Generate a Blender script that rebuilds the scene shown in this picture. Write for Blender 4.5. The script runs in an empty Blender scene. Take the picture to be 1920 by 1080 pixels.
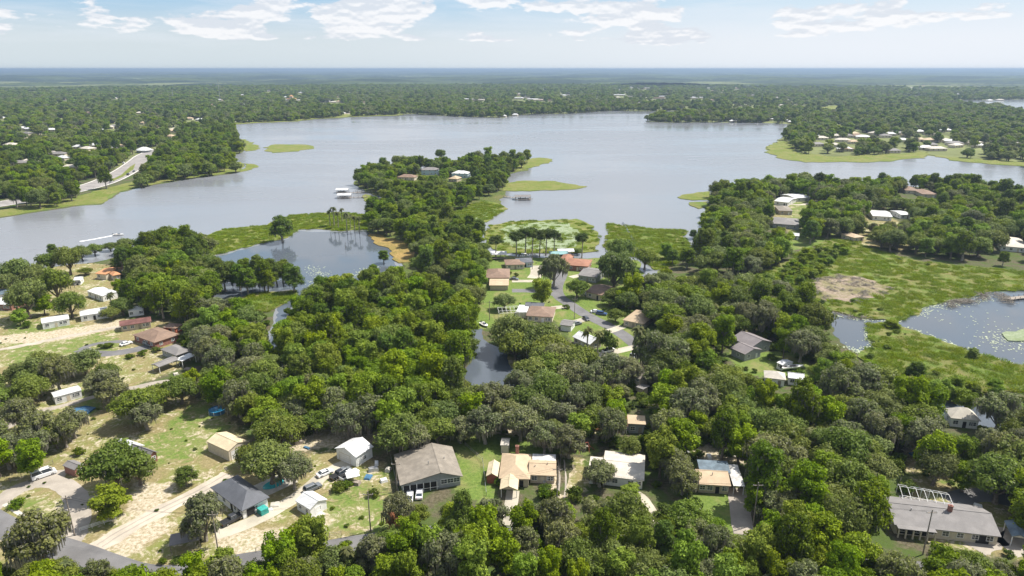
import bpy, bmesh, math, random
import numpy as np
from mathutils import Vector, Matrix
from mathutils.geometry import tessellate_polygon

random.seed(7); rng = np.random.default_rng(11)
S = bpy.context.scene
COL = S.collection

# ------------------------------------------------------------------ camera
CH, PITCH = 105.0, math.radians(17.8)
cam = bpy.data.cameras.new('camera'); camo = bpy.data.objects.new('camera', cam); COL.objects.link(camo)
camo.location = (0, 0, CH); camo.rotation_euler = (math.pi/2 - PITCH, 0, 0)
cam.lens = 24; cam.sensor_width = 36; cam.clip_start = 1; cam.clip_end = 200000
S.camera = camo

# ------------------------------------------------------------------ sky, sun, exposure
SUN_EL, SUN_AZ = math.radians(57), math.radians(68)      # azimuth clockwise from +Y
w = bpy.data.worlds.new('World'); S.world = w; w.use_nodes = True
nt = w.node_tree; N = nt.nodes; L = nt.links; N.clear()
def wn(t, **k):
    n = N.new(t)
    for a, b in k.items(): setattr(n, a, b)
    return n
def wmath(op, a, b=None, c=None, clamp=False):
    n = wn('ShaderNodeMath', operation=op, use_clamp=clamp)
    for i, v in enumerate((a, b, c)):
        if v is None: continue
        if isinstance(v, (int, float)): n.inputs[i].default_value = v
        else: L.new(v, n.inputs[i])
    return n.outputs[0]
sky = wn('ShaderNodeTexSky', sky_type='NISHITA', sun_disc=False, sun_elevation=SUN_EL, sun_rotation=SUN_AZ,
         altitude=50, air_density=1.0, dust_density=1.0, ozone_density=2.5)
tc = wn('ShaderNodeTexCoord'); sep = wn('ShaderNodeSeparateXYZ'); L.new(tc.outputs['Generated'], sep.inputs[0])
z = sep.outputs['Z']
az = wmath('ARCTAN2', sep.outputs['X'], sep.outputs['Y'])
comb = wn('ShaderNodeCombineXYZ'); L.new(wmath('MULTIPLY', az, 1.0), comb.inputs[0])
zz = wmath('MULTIPLY', wmath('POWER', wmath('MAXIMUM', z, 0.0), 0.75), 2.1); L.new(zz, comb.inputs[1]); comb.inputs[2].default_value = 3.3
def wnoise(vec, sc, det, rough, dist=0.0):
    n = wn('ShaderNodeTexNoise'); L.new(vec, n.inputs['Vector']); n.inputs['Scale'].default_value = sc
    n.inputs['Detail'].default_value = det; n.inputs['Roughness'].default_value = rough; n.inputs['Distortion'].default_value = dist
    return n.outputs['Fac']
def wramp(v, a, b):
    n = wn('ShaderNodeMapRange', interpolation_type='SMOOTHSTEP'); L.new(v, n.inputs[0])
    n.inputs[1].default_value = a; n.inputs[2].default_value = b; return n.outputs[0]
def wmix(f, a, b):
    n = wn('ShaderNodeMix', data_type='RGBA')
    if isinstance(f, (int, float)): n.inputs[0].default_value = f
    else: L.new(f, n.inputs[0])
    for i, v in ((6, a), (7, b)):
        if isinstance(v, tuple): n.inputs[i].default_value = v
        else: L.new(v, n.inputs[i])
    return n.outputs[2]
c1 = wnoise(comb.outputs[0], 7.5, 10, 0.55, 0.0)
band = wmath('MULTIPLY', wramp(z, 0.024, 0.042), 1.0)
cov = wmath('ADD', c1, wmath('MULTIPLY', wmath('SUBTRACT', band, 1.0), 0.25))
puff = wramp(cov, 0.485, 0.525)
# thin layered veil below the puffs
comb2 = wn('ShaderNodeCombineXYZ'); L.new(az, comb2.inputs[0]); L.new(wmath('MULTIPLY', z, 9.0), comb2.inputs[1])
veil = wmath('MULTIPLY', wramp(wnoise(comb2.outputs[0], 5.0, 6, 0.6, 0.4), 0.42, 0.68), wramp(z, 0.012, 0.05))
# cloud shading: bases a little greyer, tops white
comb3 = wn('ShaderNodeCombineXYZ'); L.new(az, comb3.inputs[0]); L.new(wmath('ADD', zz, -0.012), comb3.inputs[1]); comb3.inputs[2].default_value = 3.3
c2 = wnoise(comb3.outputs[0], 7.5, 10, 0.55, 0.0)
lit = wramp(wmath('SUBTRACT', c2, c1), -0.035, 0.03)
cloudcol = wmix(lit, (5.5, 5.5, 5.6, 1), (4.2, 4.45, 4.85, 1))
# air near the horizon: pale, brighter toward the sun side
side = wramp(az, -0.45, 0.55)
haze = wmix(side, (3.8, 4.25, 4.5, 1), (4.8, 5.05, 5.4, 1))
hz = wmath('MULTIPLY', wramp(z, 0.30, -0.02), 0.92)
hz2 = wmath('SUBTRACT', 1.0, wramp(z, 0.0, 0.22))
upper = wmix(side, (2.0, 3.35, 4.6, 1), (3.6, 4.5, 5.2, 1))
base = wmix(wramp(z, 0.12, 0.6), wmix(wramp(z, 0.03, 0.10), haze, upper), sky.outputs[0])
col = wmix(wmath('MULTIPLY', veil, 0.40), base, (4.6, 4.9, 5.3, 1))
col = wmix(wmath('MULTIPLY', puff, 0.88), col, cloudcol)
bg = wn('ShaderNodeBackground'); bg.inputs['Strength'].default_value = 0.10
L.new(col, bg.inputs['Color'])
wo = wn('ShaderNodeOutputWorld'); L.new(bg.outputs[0], wo.inputs[0])

sl = bpy.data.lights.new('sun', 'SUN'); sl.energy = 4.6; sl.angle = math.radians(0.53); sl.color = (1.0, 0.955, 0.88)
so = bpy.data.objects.new('sun', sl); COL.objects.link(so)
sd = Vector((math.sin(SUN_AZ)*math.cos(SUN_EL), math.cos(SUN_AZ)*math.cos(SUN_EL), math.sin(SUN_EL)))
so.rotation_euler = sd.to_track_quat('Z', 'Y').to_euler()
S.view_settings.view_transform = 'Standard'; S.view_settings.look = 'None'
S.view_settings.exposure = 0.85; S.view_settings.gamma = 1.0; S.view_settings.use_curve_mapping = False

# ------------------------------------------------------------------ photo pixel <-> ground
CP, SP = math.cos(PITCH), math.sin(PITCH)
def G(px, py, z=0.0):
    a, b = (px-960)/1280.0, (540-py)/1280.0
    dz = -SP + b*CP
    if dz > -0.0015: dz = -0.0015
    t = (z-CH)/dz
    return (a*t, (CP + b*SP)*t)
def proj(x, y, z):
    zz = z-CH; d = y*CP - zz*SP; v = y*SP + zz*CP
    return 960+1280*x/d, 540-1280*v/d
def GP(pts, z=0.0): return [G(p[0], p[1], z) for p in pts]
def inpoly(px, py, poly):                     # numpy
    px = np.asarray(px, float); py = np.asarray(py, float); r = np.zeros(px.shape, bool); n = len(poly); j = n-1
    for i in range(n):
        xi, yi = poly[i]; xj, yj = poly[j]
        if yi != yj:
            c = ((yi > py) != (yj > py)) & (px < (xj-xi)*(py-yi)/(yj-yi)+xi); r ^= c
        j = i
    return r
def sdist(x, y, poly):                        # + inside
    x = np.asarray(x, float); y = np.asarray(y, float); d = np.full(x.shape, 1e12)
    n = len(poly)
    for i in range(n):
        ax, ay = poly[i]; bx, by = poly[(i+1) % n]
        vx, vy = bx-ax, by-ay; l = vx*vx+vy*vy+1e-9
        t = np.clip(((x-ax)*vx+(y-ay)*vy)/l, 0, 1)
        d = np.minimum(d, (x-ax-t*vx)**2+(y-ay-t*vy)**2)
    return np.sqrt(d)*np.where(inpoly(x, y, poly), 1, -1)

# ------------------------------------------------------------------ tagging and mesh helpers
def tag(o, label=None, cat=None, group=None, kind=None):
    if label: o['label'] = label
    if cat: o['category'] = cat
    if group: o['group'] = group
    if kind: o['kind'] = kind
    return o
def empty(name, loc, rz=0.0):
    o = bpy.data.objects.new(name, None); COL.objects.link(o); o.location = loc; o.rotation_euler = (0, 0, rz)
    o.empty_display_size = 0.5; return o
def link(name, me, parent=None, loc=None):
    o = bpy.data.objects.new(name, me); COL.objects.link(o)
    if parent: o.parent = parent
    if loc: o.location = loc
    return o
class MB:
    def __init__(s): s.v = []; s.f = []
    def add(s, v, f):
        n = len(s.v); s.v += [tuple(p) for p in v]; s.f += [tuple(i+n for i in q) for q in f]; return s
    def box(s, x0, x1, y0, y1, z0, z1):
        return s.add([(x0,y0,z0),(x1,y0,z0),(x1,y1,z0),(x0,y1,z0),(x0,y0,z1),(x1,y0,z1),(x1,y1,z1),(x0,y1,z1)],
                     [(3,2,1,0),(4,5,6,7),(0,1,5,4),(1,2,6,5),(2,3,7,6),(3,0,4,7)])
    def prism(s, poly, z0, z1):
        n = len(poly)
        return s.add([(p[0],p[1],z0) for p in poly]+[(p[0],p[1],z1) for p in poly],
                     [tuple(range(n-1,-1,-1)), tuple(range(n,2*n))]+[(i,(i+1)%n,n+(i+1)%n,n+i) for i in range(n)])
    def slab(s, pts, t):                       # thick plate from a planar loop, extruded down
        n = len(pts)
        return s.add(list(pts)+[(p[0],p[1],p[2]-t) for p in pts],
                     [tuple(range(n)), tuple(range(2*n-1,n-1,-1))]+[((i+1)%n,i,n+i,n+(i+1)%n) for i in range(n)])
    def tube(s, a, b, r0, r1, n=6, cap=True):
        a, b = Vector(a), Vector(b); d = (b-a)
        if d.length < 1e-6: return s
        q = d.to_track_quat('Z', 'Y'); v = []
        for c, r in ((a, r0), (b, r1)):
            for i in range(n):
                t = 2*math.pi*i/n; v.append(c + q @ Vector((r*math.cos(t), r*math.sin(t), 0)))
        f = [(i,(i+1)%n,n+(i+1)%n,n+i) for i in range(n)]
        if cap: f += [tuple(range(n-1,-1,-1)), tuple(range(n,2*n))]
        return s.add(v, f)
    def lathe(s, prof, n=16, c=(0,0,0)):
        v = []; f = []
        for r, z in prof:
            for i in range(n):
                t = 2*math.pi*i/n; v.append((c[0]+r*math.cos(t), c[1]+r*math.sin(t), c[2]+z))
        for k in range(len(prof)-1):
            for i in range(n): f.append((k*n+i, k*n+(i+1)%n, (k+1)*n+(i+1)%n, (k+1)*n+i))
        return s.add(v, f)
    def mesh(s, name, mat):
        me = bpy.data.meshes.new(name); me.from_pydata(s.v, [], s.f); me.materials.append(mat); me.update(); return me
    def build(s, name, mat, parent=None): return link(name, s.mesh(name, mat), parent)

# ------------------------------------------------------------------ materials
class NT:
    def __init__(s, name):
        s.m = bpy.data.materials.new(name); s.m.use_nodes = True; s.t = s.m.node_tree
        s.b = s.t.nodes['Principled BSDF']; s.out = s.t.nodes['Material Output']
    def n(s, ty, **k):
        n = s.t.nodes.new(ty)
        for a, b in k.items(): setattr(n, a, b)
        return n
    def l(s, a, b): s.t.links.new(a, b)
    def put(s, sock, v):
        if isinstance(v, (int, float)): sock.default_value = v
        elif isinstance(v, tuple): sock.default_value = v if len(v) == 4 or len(sock.default_value) == 3 else (*v, 1)
        else: s.l(v, sock)
    def noise(s, sc, det=4, rough=.55, vec=None, dist=0.0):
        n = s.n('ShaderNodeTexNoise')
        n.inputs['Scale'].default_value = sc; n.inputs['Detail'].default_value = det; n.inputs['Roughness'].default_value = rough
        n.inputs['Distortion'].default_value = dist
        s.l(vec if vec is not None else s.pos(), n.inputs['Vector']); return n.outputs['Fac']
    def pos(s):
        if not hasattr(s, '_p'): s._p = s.n('ShaderNodeNewGeometry').outputs['Position']
        return s._p
    def obj(s):
        if not hasattr(s, '_o'): s._o = s.n('ShaderNodeTexCoord').outputs['Object']
        return s._o
    def ramp(s, v, a, b):
        n = s.n('ShaderNodeMapRange', interpolation_type='SMOOTHSTEP'); s.l(v, n.inputs[0])
        n.inputs[1].default_value = a; n.inputs[2].default_value = b; return n.outputs[0]
    def mix(s, f, a, b):
        n = s.n('ShaderNodeMix', data_type='RGBA'); s.put(n.inputs[0], f); s.put(n.inputs[6], a); s.put(n.inputs[7], b); return n.outputs[2]
    def math(s, op, a, b=0.0):
        n = s.n('ShaderNodeMath', operation=op); s.put(n.inputs[0], a); s.put(n.inputs[1], b); return n.outputs[0]
    def scalevec(s, vec, sc):
        n = s.n('ShaderNodeMapping'); s.l(vec, n.inputs[0]); n.inputs['Scale'].default_value = sc; return n.outputs[0]
    def bump(s, h, st, dist=1.0):
        n = s.n('ShaderNodeBump'); s.l(h, n.inputs['Height']); n.inputs['Strength'].default_value = st; n.inputs['Distance'].default_value = dist
        s.l(n.outputs[0], s.b.inputs['Normal'])
    def rough(s, r, spec=.3):
        s.put(s.b.inputs['Roughness'], r); s.b.inputs['Specular IOR Level'].default_value = spec
    def col(s, c): s.put(s.b.inputs['Base Color'], c)

def leafmat(name, dark, light, moss=(.2,.19,.15), trans=.40):
    k = NT(name)
    at = k.n('ShaderNodeAttribute', attribute_name='tone'); sp = k.n('ShaderNodeSeparateColor'); k.l(at.outputs['Color'], sp.inputs[0])
    oi = k.n('ShaderNodeObjectInfo').outputs['Random']
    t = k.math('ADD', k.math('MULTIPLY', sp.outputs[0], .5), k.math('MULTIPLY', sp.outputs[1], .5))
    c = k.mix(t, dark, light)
    hs = k.n('ShaderNodeHueSaturation'); k.l(c, hs.inputs['Color'])
    k.l(k.math('ADD', .465, k.math('MULTIPLY', oi, .034)), hs.inputs['Hue'])
    r2 = k.math('FRACT', k.math('MULTIPLY', oi, 17.3)); r3 = k.math('FRACT', k.math('MULTIPLY', oi, 41.7))
    k.l(k.math('ADD', 1.0, k.math('MULTIPLY', r2, .25)), hs.inputs['Saturation'])
    k.l(k.math('ADD', .84, k.math('MULTIPLY', r3, .36)), hs.inputs['Value'])
    c = k.mix(sp.outputs[2], hs.outputs[0], moss)
    k.col(c); k.rough(.62, .22)
    tr = k.n('ShaderNodeBsdfTranslucent'); k.l(c, tr.inputs['Color'])
    mx = k.n('ShaderNodeMixShader'); mx.inputs[0].default_value = trans
    k.l(k.b.outputs[0], mx.inputs[1]); k.l(tr.outputs[0], mx.inputs[2]); k.l(mx.outputs[0], k.out.inputs[0])
    return k.m
M = {}
M['oak'] = leafmat('live_oak_leaves', (.082,.125,.030), (.205,.265,.075), (.17,.165,.125))
M['mossy'] = leafmat('mossy_oak_leaves', (.105,.132,.050), (.235,.268,.115), (.20,.19,.15))
M['broad'] = leafmat('maple_leaves', (.088,.155,.016), (.240,.345,.046))
M['cypress'] = leafmat('cypress_needles', (.056,.102,.014), (.150,.230,.034), (.15,.15,.11))
M['pine'] = leafmat('pine_needles', (.035,.060,.014), (.10,.145,.035))
M['palm'] = leafmat('palm_fronds', (.06,.08,.03), (.14,.16,.06))
M['shrub'] = leafmat('shrub_leaves', (.045,.085,.015), (.13,.19,.03))
M['reed'] = leafmat('marsh_reeds', (.12,.20,.022), (.25,.32,.055))
M['orange'] = leafmat('orange_leaves', (.30,.14,.06), (.42,.22,.12))
def simple(name, c, r=.7, spec=.3, var=.25, sc=1.2, metal=0.0, bump=0.0):
    k = NT(name); n = k.noise(sc, 5, .6, k.obj())
    d = tuple(x*(1-var) for x in c); l = tuple(min(1, x*(1+var)) for x in c)
    k.col(k.mix(k.ramp(n, .3, .7), d, l)); k.rough(r, spec); k.b.inputs['Metallic'].default_value = metal
    if bump: k.bump(k.noise(sc*6, 3, .6, k.obj()), bump, .1)
    return k.m
def roofmat(name, c, stain=.35, rib=0.0, r=.75):
    k = NT(name); o = k.obj()
    n = k.noise(.35, 6, .65, o); f = k.noise(5, 3, .6, o)
    a = k.mix(k.ramp(n, .35, .7), tuple(x*(1-stain) for x in c), c)
    k.col(k.mix(k.math('MULTIPLY', k.ramp(f, .35, .7), .3), a, tuple(x*.6 for x in c))); k.rough(r, .3)
    if rib:
        wv = k.n('ShaderNodeTexWave', wave_type='BANDS', bands_direction='X'); wv.inputs['Scale'].default_value = rib
        k.l(o, wv.inputs['Vector']); k.bump(wv.outputs['Fac'], .5, .06)
    else: k.bump(f, .4, .05)
    return k.m
M['bark'] = simple('bark', (.17,.14,.11), .9, .1, .35, 3, bump=.6)
M['palebark'] = simple('pale_bark', (.26,.23,.19), .9, .1, .3, 3, bump=.6)
M['white'] = simple('white_paint', (.72,.71,.68), .6, .3, .08)
M['cream'] = simple('cream_wall', (.56,.49,.38), .8, .2, .1)
M['tanwall'] = simple('tan_wall', (.45,.38,.28), .8, .2, .12)
M['greywall'] = simple('grey_wall', (.30,.31,.31), .8, .2, .1)
M['bluewall'] = simple('pale_blue_wall', (.40,.50,.55), .8, .2, .1)
M['brick'] = simple('brick_wall', (.27,.13,.10), .85, .2, .3, 4, bump=.4)
M['redwood'] = simple('red_wood', (.32,.10,.06), .8, .2, .2)
M['glass'] = simple('window_glass', (.035,.045,.055), .08, .6, .2)
M['dark'] = simple('dark_interior', (.03,.028,.026), .8, .2, .3)
M['concrete'] = simple('concrete', (.44,.41,.35), .9, .2, .18, .6)
M['wood'] = simple('weathered_wood', (.26,.22,.18), .85, .15, .3, 3)
M['metal'] = simple('grey_metal', (.4,.4,.4), .4, .5, .15, metal=.6)
M['rubber'] = simple('rubber', (.02,.02,.02), .8, .2, .2)
M['chrome'] = simple('wheel_metal', (.5,.5,.52), .3, .5, .1, metal=.8)
M['lamp'] = simple('headlight_glass', (.75,.75,.72), .15, .6, .05)
M['redlamp'] = simple('tail_light', (.4,.02,.02), .2, .6, .05)
M['teal'] = simple('teal_plastic', (.04,.30,.26), .5, .4, .15)
M['tarp'] = simple('blue_tarp', (.05,.13,.22), .5, .4, .25)
M['poolwater'] = simple('pool_water', (.04,.34,.36), .06, .6, .15)
M['poolblue'] = simple('blue_pool_water', (.03,.20,.36), .06, .6, .15)
M['rooftan'] = roofmat('tan_shingles', (.50,.38,.25), .2)
M['roofbeige'] = roofmat('beige_metal_roof', (.66,.55,.36), .25, 2.2, .6)
M['roofwhite'] = roofmat('white_metal_roof', (.70,.70,.69), .25, 2.2, .5)
M['roofcream'] = roofmat('cream_flat_roof', (.56,.51,.43), .25)
M['roofgrey'] = roofmat('grey_shingles', (.225,.21,.20), .25)
M['roofgreybrown'] = roofmat('grey_brown_shingles', (.27,.235,.19), .35)
M['roofdark'] = roofmat('dark_grey_shingles', (.13,.135,.15), .25)
M['roofpurple'] = roofmat('plum_grey_shingles', (.21,.185,.185), .2)
M['roofbrown'] = roofmat('brown_shingles', (.26,.175,.125), .3)
M['roofred'] = roofmat('red_brown_tiles', (.33,.16,.10), .25)
M['roofrust'] = roofmat('rusty_maroon_roof', (.20,.09,.075), .5)
M['rooforange'] = roofmat('orange_tiles', (.55,.27,.13), .2)
M['roofteal'] = roofmat('teal_metal_roof', (.25,.42,.42), .2)
M['roofpatch'] = roofmat('patchy_white_roof', (.75,.72,.68), .65)
M['roofsolar'] = roofmat('blue_grey_roof', (.16,.21,.25), .5)
def paint(name, c, r=.3): 
    k = NT(name); k.col(c); k.rough(r, .5); k.b.inputs['Coat Weight'].default_value = .5; return k.m
CAR = {'white': paint('white_car_paint', (.78,.78,.77)), 'black': paint('black_car_paint', (.02,.02,.022)), 'silver': paint('silver_car_paint', (.42,.43,.44)),
       'red': paint('red_car_paint', (.30,.03,.025)), 'blue': paint('blue_car_paint', (.04,.08,.2)), 'grey': paint('grey_car_paint', (.13,.14,.15))}
def asphalt(name, c):
    k = NT(name); n = k.noise(.12, 6, .65); f = k.noise(3, 4, .7)
    a = k.mix(k.ramp(n, .3, .7), tuple(x*.8 for x in c), tuple(x*1.25 for x in c))
    k.col(k.mix(k.math('MULTIPLY', f, .4), a, tuple(x*.55 for x in c))); k.rough(.9, .2); k.bump(f, .3, .03); return k.m
M['asphalt'] = asphalt('grey_asphalt', (.155,.15,.148))
M['asphaltpale'] = asphalt('pale_highway_asphalt', (.27,.25,.235))
M['lane'] = asphalt('pale_concrete_lane', (.42,.38,.30))
M['sand'] = asphalt('white_sand_track', (.46,.40,.32))
M['drive'] = asphalt('grey_gravel_drive', (.34,.30,.25))
M['paint'] = simple('road_paint', (.75,.73,.65), .7, .2, .2)

def groundmat():
    k = NT('ground_cover')
    at = k.n('ShaderNodeAttribute', attribute_name='zone'); sp = k.n('ShaderNodeSeparateColor'); k.l(at.outputs['Color'], sp.inputs[0])
    big = k.noise(.018, 5, .6); mid = k.noise(.11, 6, .65, dist=.4); fine = k.noise(1.1, 5, .7); patch = k.noise(.32, 7, .72, dist=.8)
    litter = k.mix(k.ramp(fine, .3, .7), (.060,.055,.030), (.135,.115,.075))
    litter = k.mix(k.ramp(mid, .40, .60), litter, (.065,.095,.022))
    lawn = k.mix(k.ramp(fine, .3, .7), (.085,.135,.026), (.15,.20,.045))
    lawn = k.mix(k.ramp(mid, .45, .70), lawn, (.20,.19,.075))
    dry = k.mix(k.ramp(fine, .3, .7), (.17,.145,.065), (.27,.22,.11))
    dry = k.mix(k.ramp(mid, .42, .62), dry, (.165,.18,.05))
    sand = k.mix(k.ramp(fine, .3, .7), (.34,.28,.19), (.50,.43,.33))
    sm = k.ramp(k.math('ADD', k.math('ADD', k.math('MULTIPLY', patch, .45), k.math('MULTIPLY', mid, .3)), k.math('MULTIPLY', fine, .25)), .505, .585)
    sandamt = k.math('MULTIPLY', sm, .92)
    yard = k.mix(sandamt, dry, sand)
    wob = k.math('MULTIPLY', k.math('SUBTRACT', patch, .5), 1.3)
    def edge(v): return k.ramp(k.math('ADD', v, wob), .35, .65)
    c = k.mix(edge(sp.outputs[1]), litter, lawn)
    c = k.mix(edge(sp.outputs[0]), c, yard)
    c = k.mix(edge(sp.outputs[2]), c, k.mix(k.ramp(fine, .2, .6), dry, sand))
    k.col(c); k.rough(.95, .1); k.bump(k.math('ADD', fine, k.math('MULTIPLY', patch, 2)), .6, .25)
    return k.m
M['ground'] = groundmat()
def marshmat(name, a, b, c, cov):
    k = NT(name); mid = k.noise(.06, 6, .65, dist=.6); fine = k.noise(.8, 5, .75); st = k.noise(.25, 6, .7, dist=.5)
    x = k.mix(k.ramp(fine, .3, .7), a, b); x = k.mix(k.math('MULTIPLY', k.ramp(k.math('ADD', k.math('MULTIPLY', mid, .6), k.math('MULTIPLY', st, .4)), .40, .60), cov), x, c)
    k.col(x); k.rough(.95, .1); k.bump(k.math('ADD', fine, st), 1.0, .8); return k.m
M['marsh'] = marshmat('green_marsh', (.095,.135,.020), (.155,.195,.035), (.21,.195,.07), .8)
M['lush'] = marshmat('lush_marsh', (.085,.140,.022), (.140,.190,.036), (.20,.175,.07), .85)
M['dead'] = marshmat('dead_reed_bed', (.25,.185,.135), (.40,.32,.26), (.17,.165,.06), .8)
M['lily'] = marshmat('lily_pad_bed', (.20,.25,.14), (.32,.36,.24), (.15,.20,.06), .5)
M['ochre'] = marshmat('ochre_bank', (.25,.17,.06), (.36,.25,.09), (.12,.13,.03), .6)
M['islandsoil'] = marshmat('island_soil', (.055,.085,.02), (.11,.15,.035), (.17,.14,.06), .6)
M['foam'] = simple('foam', (.8,.8,.8), .6, .3, .1)
M['lilypad'] = simple('lily_pads', (.36,.40,.26), .5, .4, .3)
def watermat(name, c, rough=.10, st=.12, dist=.4):
    k = NT(name); k.col(c)
    p = k.scalevec(k.pos(), (1, .45, 1)); wv = k.noise(.55, 5, .6, p); streak = k.noise(1.0, 5, .6, k.scalevec(k.pos(), (.0022, .007, 1)), .6)
    h = k.math('MULTIPLY', wv, k.math('ADD', .15, k.math('MULTIPLY', k.ramp(streak, .38, .62), 1.3)))
    k.bump(h, st, dist); k.rough(k.math('ADD', rough, k.math('MULTIPLY', k.ramp(streak, .38, .62), .16)), .5); k.b.inputs['IOR'].default_value = 1.33
    return k.m
M['lake'] = watermat('lake_water', (.185,.192,.205), .12, .30, .5)
M['pond'] = watermat('pond_water', (.080,.094,.112), .03, .06, .2)
M['brownpond'] = watermat('tannin_water', (.085,.040,.015), .03, .05, .2)
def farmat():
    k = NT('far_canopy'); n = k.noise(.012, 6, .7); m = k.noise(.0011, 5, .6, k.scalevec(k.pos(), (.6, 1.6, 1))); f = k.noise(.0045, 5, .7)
    a = k.mix(k.ramp(n, .3, .7), (.030,.048,.018), (.085,.110,.040)); a = k.mix(k.ramp(m, .44, .54), a, (.020,.034,.018))  # broad darker bands stand for cloud shadow, painted into the canopy colour
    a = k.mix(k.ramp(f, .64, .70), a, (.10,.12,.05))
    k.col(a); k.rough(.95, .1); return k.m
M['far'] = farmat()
M['terrain'] = simple('distant_ground', (.14,.155,.06), .95, .1, .3, .01)

# ------------------------------------------------------------------ sheets
def wobble(poly, step_frac=.06, amp=.18, seed=0, minstep=2.0):
    r = random.Random(seed); out = []; n = len(poly)
    for i in range(n):
        a = Vector(poly[i]); b = Vector(poly[(i+1) % n]); d = b-a; ln = d.length
        dist = (a.length+b.length)/2; st = max(minstep, dist*.010); k = max(1, min(60, int(ln/st)))
        nn = Vector((-d.y, d.x)).normalized() if ln > 0 else Vector((0, 0)); off = 0
        for j in range(k):
            t = j/k
            if j: off = off*.6 + r.uniform(-1, 1)*st*amp
            out.append(tuple(a + d*t + nn*off*(1 if j else 0)))
    return out
def sheet(name, poly, z, mat, seed=0, thick=0.0, wob=True, amp=.35, parent=None):
    P = wobble(poly, seed=seed, amp=amp) if wob else list(poly)
    v3 = [Vector((p[0], p[1], 0)) for p in P]; tris = tessellate_polygon([v3]); n = len(P)
    verts = [(p[0], p[1], z) for p in P]; faces = []
    for t in tris:
        a, b, c = (v3[i] for i in t)
        faces.append(tuple(t) if (b-a).cross(c-a).z > 0 else tuple(reversed(t)))
    if thick:
        verts += [(p[0], p[1], z-thick) for p in P]; faces += [(i, (i+1) % n, n+(i+1) % n, n+i) for i in range(n)]
    me = bpy.data.meshes.new(name); me.from_pydata(verts, [], faces); me.materials.append(mat); me.update()
    return link(name, me, parent)
def smoothline(pts, it=2):
    for _ in range(it):
        q = [pts[0]]
        for a, b in zip(pts, pts[1:]): q += [(a[0]*.75+b[0]*.25, a[1]*.75+b[1]*.25), (a[0]*.25+b[0]*.75, a[1]*.25+b[1]*.75)]
        pts = q+[pts[-1]]
    return pts
def ribbon(name, px, width, z, mat, off=0.0, jit=0.0, seed=0, kind='structure'):
    pts = smoothline(GP(px)); r = random.Random(seed); v = []; f = []
    for i, p in enumerate(pts):
        a = Vector(pts[max(0, i-1)]); b = Vector(pts[min(len(pts)-1, i+1)]); d = (b-a).normalized(); nn = Vector((-d.y, d.x))
        w0 = width/2*(1+r.uniform(-jit, jit)); w1 = width/2*(1+r.uniform(-jit, jit)); c = Vector(p)+nn*off
        v += [(*(c+nn*w0), z), (*(c-nn*w1), z)]
    for i in range(len(pts)-1): f.append((2*i+1, 2*i+3, 2*i+2, 2*i))
    me = bpy.data.meshes.new(name); me.from_pydata(v, [], f); me.materials.append(mat); me.update()
    o = link(name, me); o['kind'] = kind; return o

# ================================================================== GEOGRAPHY (photo pixels on the ground)
LAKE = [(-300,560),(-60,545),(0,527),(60,508),(120,498),(165,494),(235,476),(320,462),(385,452),(385,470),(398,482),(396,520),(398,560),(420,575),
  (445,572),(500,585),(515,578),(512,600),(500,640),(498,680),(512,712),(528,705),(532,660),(528,620),(535,600),(552,575),(580,552),(640,535),(700,526),
  (742,510),(752,490),(790,470),(830,440),(880,425),(900,440),(908,468),(930,478),(1000,483),(1060,484),(1130,484),(1195,488),(1205,510),(1203,548),(1230,548),(1232,510),(1245,495),
  (1300,480),(1318,470),(1316,440),(1322,400),(1335,380),(1345,366),(1390,358),(1440,356),(1480,357),(1500,350),(1530,354),(1560,360),(1600,356),(1700,350),(1800,356),(1870,370),(1920,378),(2200,400),
  (2200,340),(1920,313),(1800,301),(1762,294),(1738,292),(1714,297),(1632,302),(1590,302),(1508,303),(1460,295),(1440,283),(1443,272),(1467,259),(1488,243),(1491,233),(1440,231),(1373,230),(1253,230),(1210,228),
  (1225,222),(1300,213),(1430,208),(1430,205),(1300,206),(1216,209),(1150,208),(1071,213),(969,216),(945,221),(860,219),(774,214),(753,215),(676,218),(587,223),(558,227),(480,230),(427,233),
  (440,248),(447,269),(452,287),(424,294),(424,304),(453,306),(455,322),(430,327),(370,334),(296,346),(225,361),(190,384),(136,388),(44,402),(0,409),(-200,430)]
POND = [(1548,583),(1600,594),(1650,600),(1692,600),(1706,590),(1740,572),(1800,562),(1850,547),(1920,540),(2150,540),(2200,700),(1920,690),(1870,677),(1800,655),(1750,636),(1700,616),(1650,606),(1632,612),(1628,630),(1642,652),(1620,662),(1590,655),(1565,630)]
POND2 = [(1700,768),(1760,755),(1900,765),(1950,800),(1840,800),(1720,790)]
CANAL = [(882,618),(905,616),(912,640),(940,652),(958,688),(1000,705),(1010,722),(920,738),(880,735),(868,705),(884,680)]
BROWN = [(985,800),(1060,788),(1110,778),(1200,782),(1222,800),(1170,810),(1080,808)]
FARL1 = [(1758,189),(1920,187),(2300,186),(2300,245),(1920,215),(1890,209),(1868,200),(1838,197),(1812,200),(1802,194)]
FARL2 = [(1692,181),(1730,179),(1765,183),(1740,186),(1700,185)]
PENIN = [(700,528),(745,512),(760,500),(752,470),(745,452),(705,445),(688,432),(690,400),(700,388),(735,386),(720,372),(690,362),(672,350),(665,340),(685,330),(720,322),(760,319),(800,316),(860,314),(920,312),(960,314),(985,310),
  (990,320),(958,326),(950,340),(948,362),(940,378),(938,392),(905,412),(888,428),(900,452),(908,470),(900,500),(850,530),(760,530)]
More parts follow.
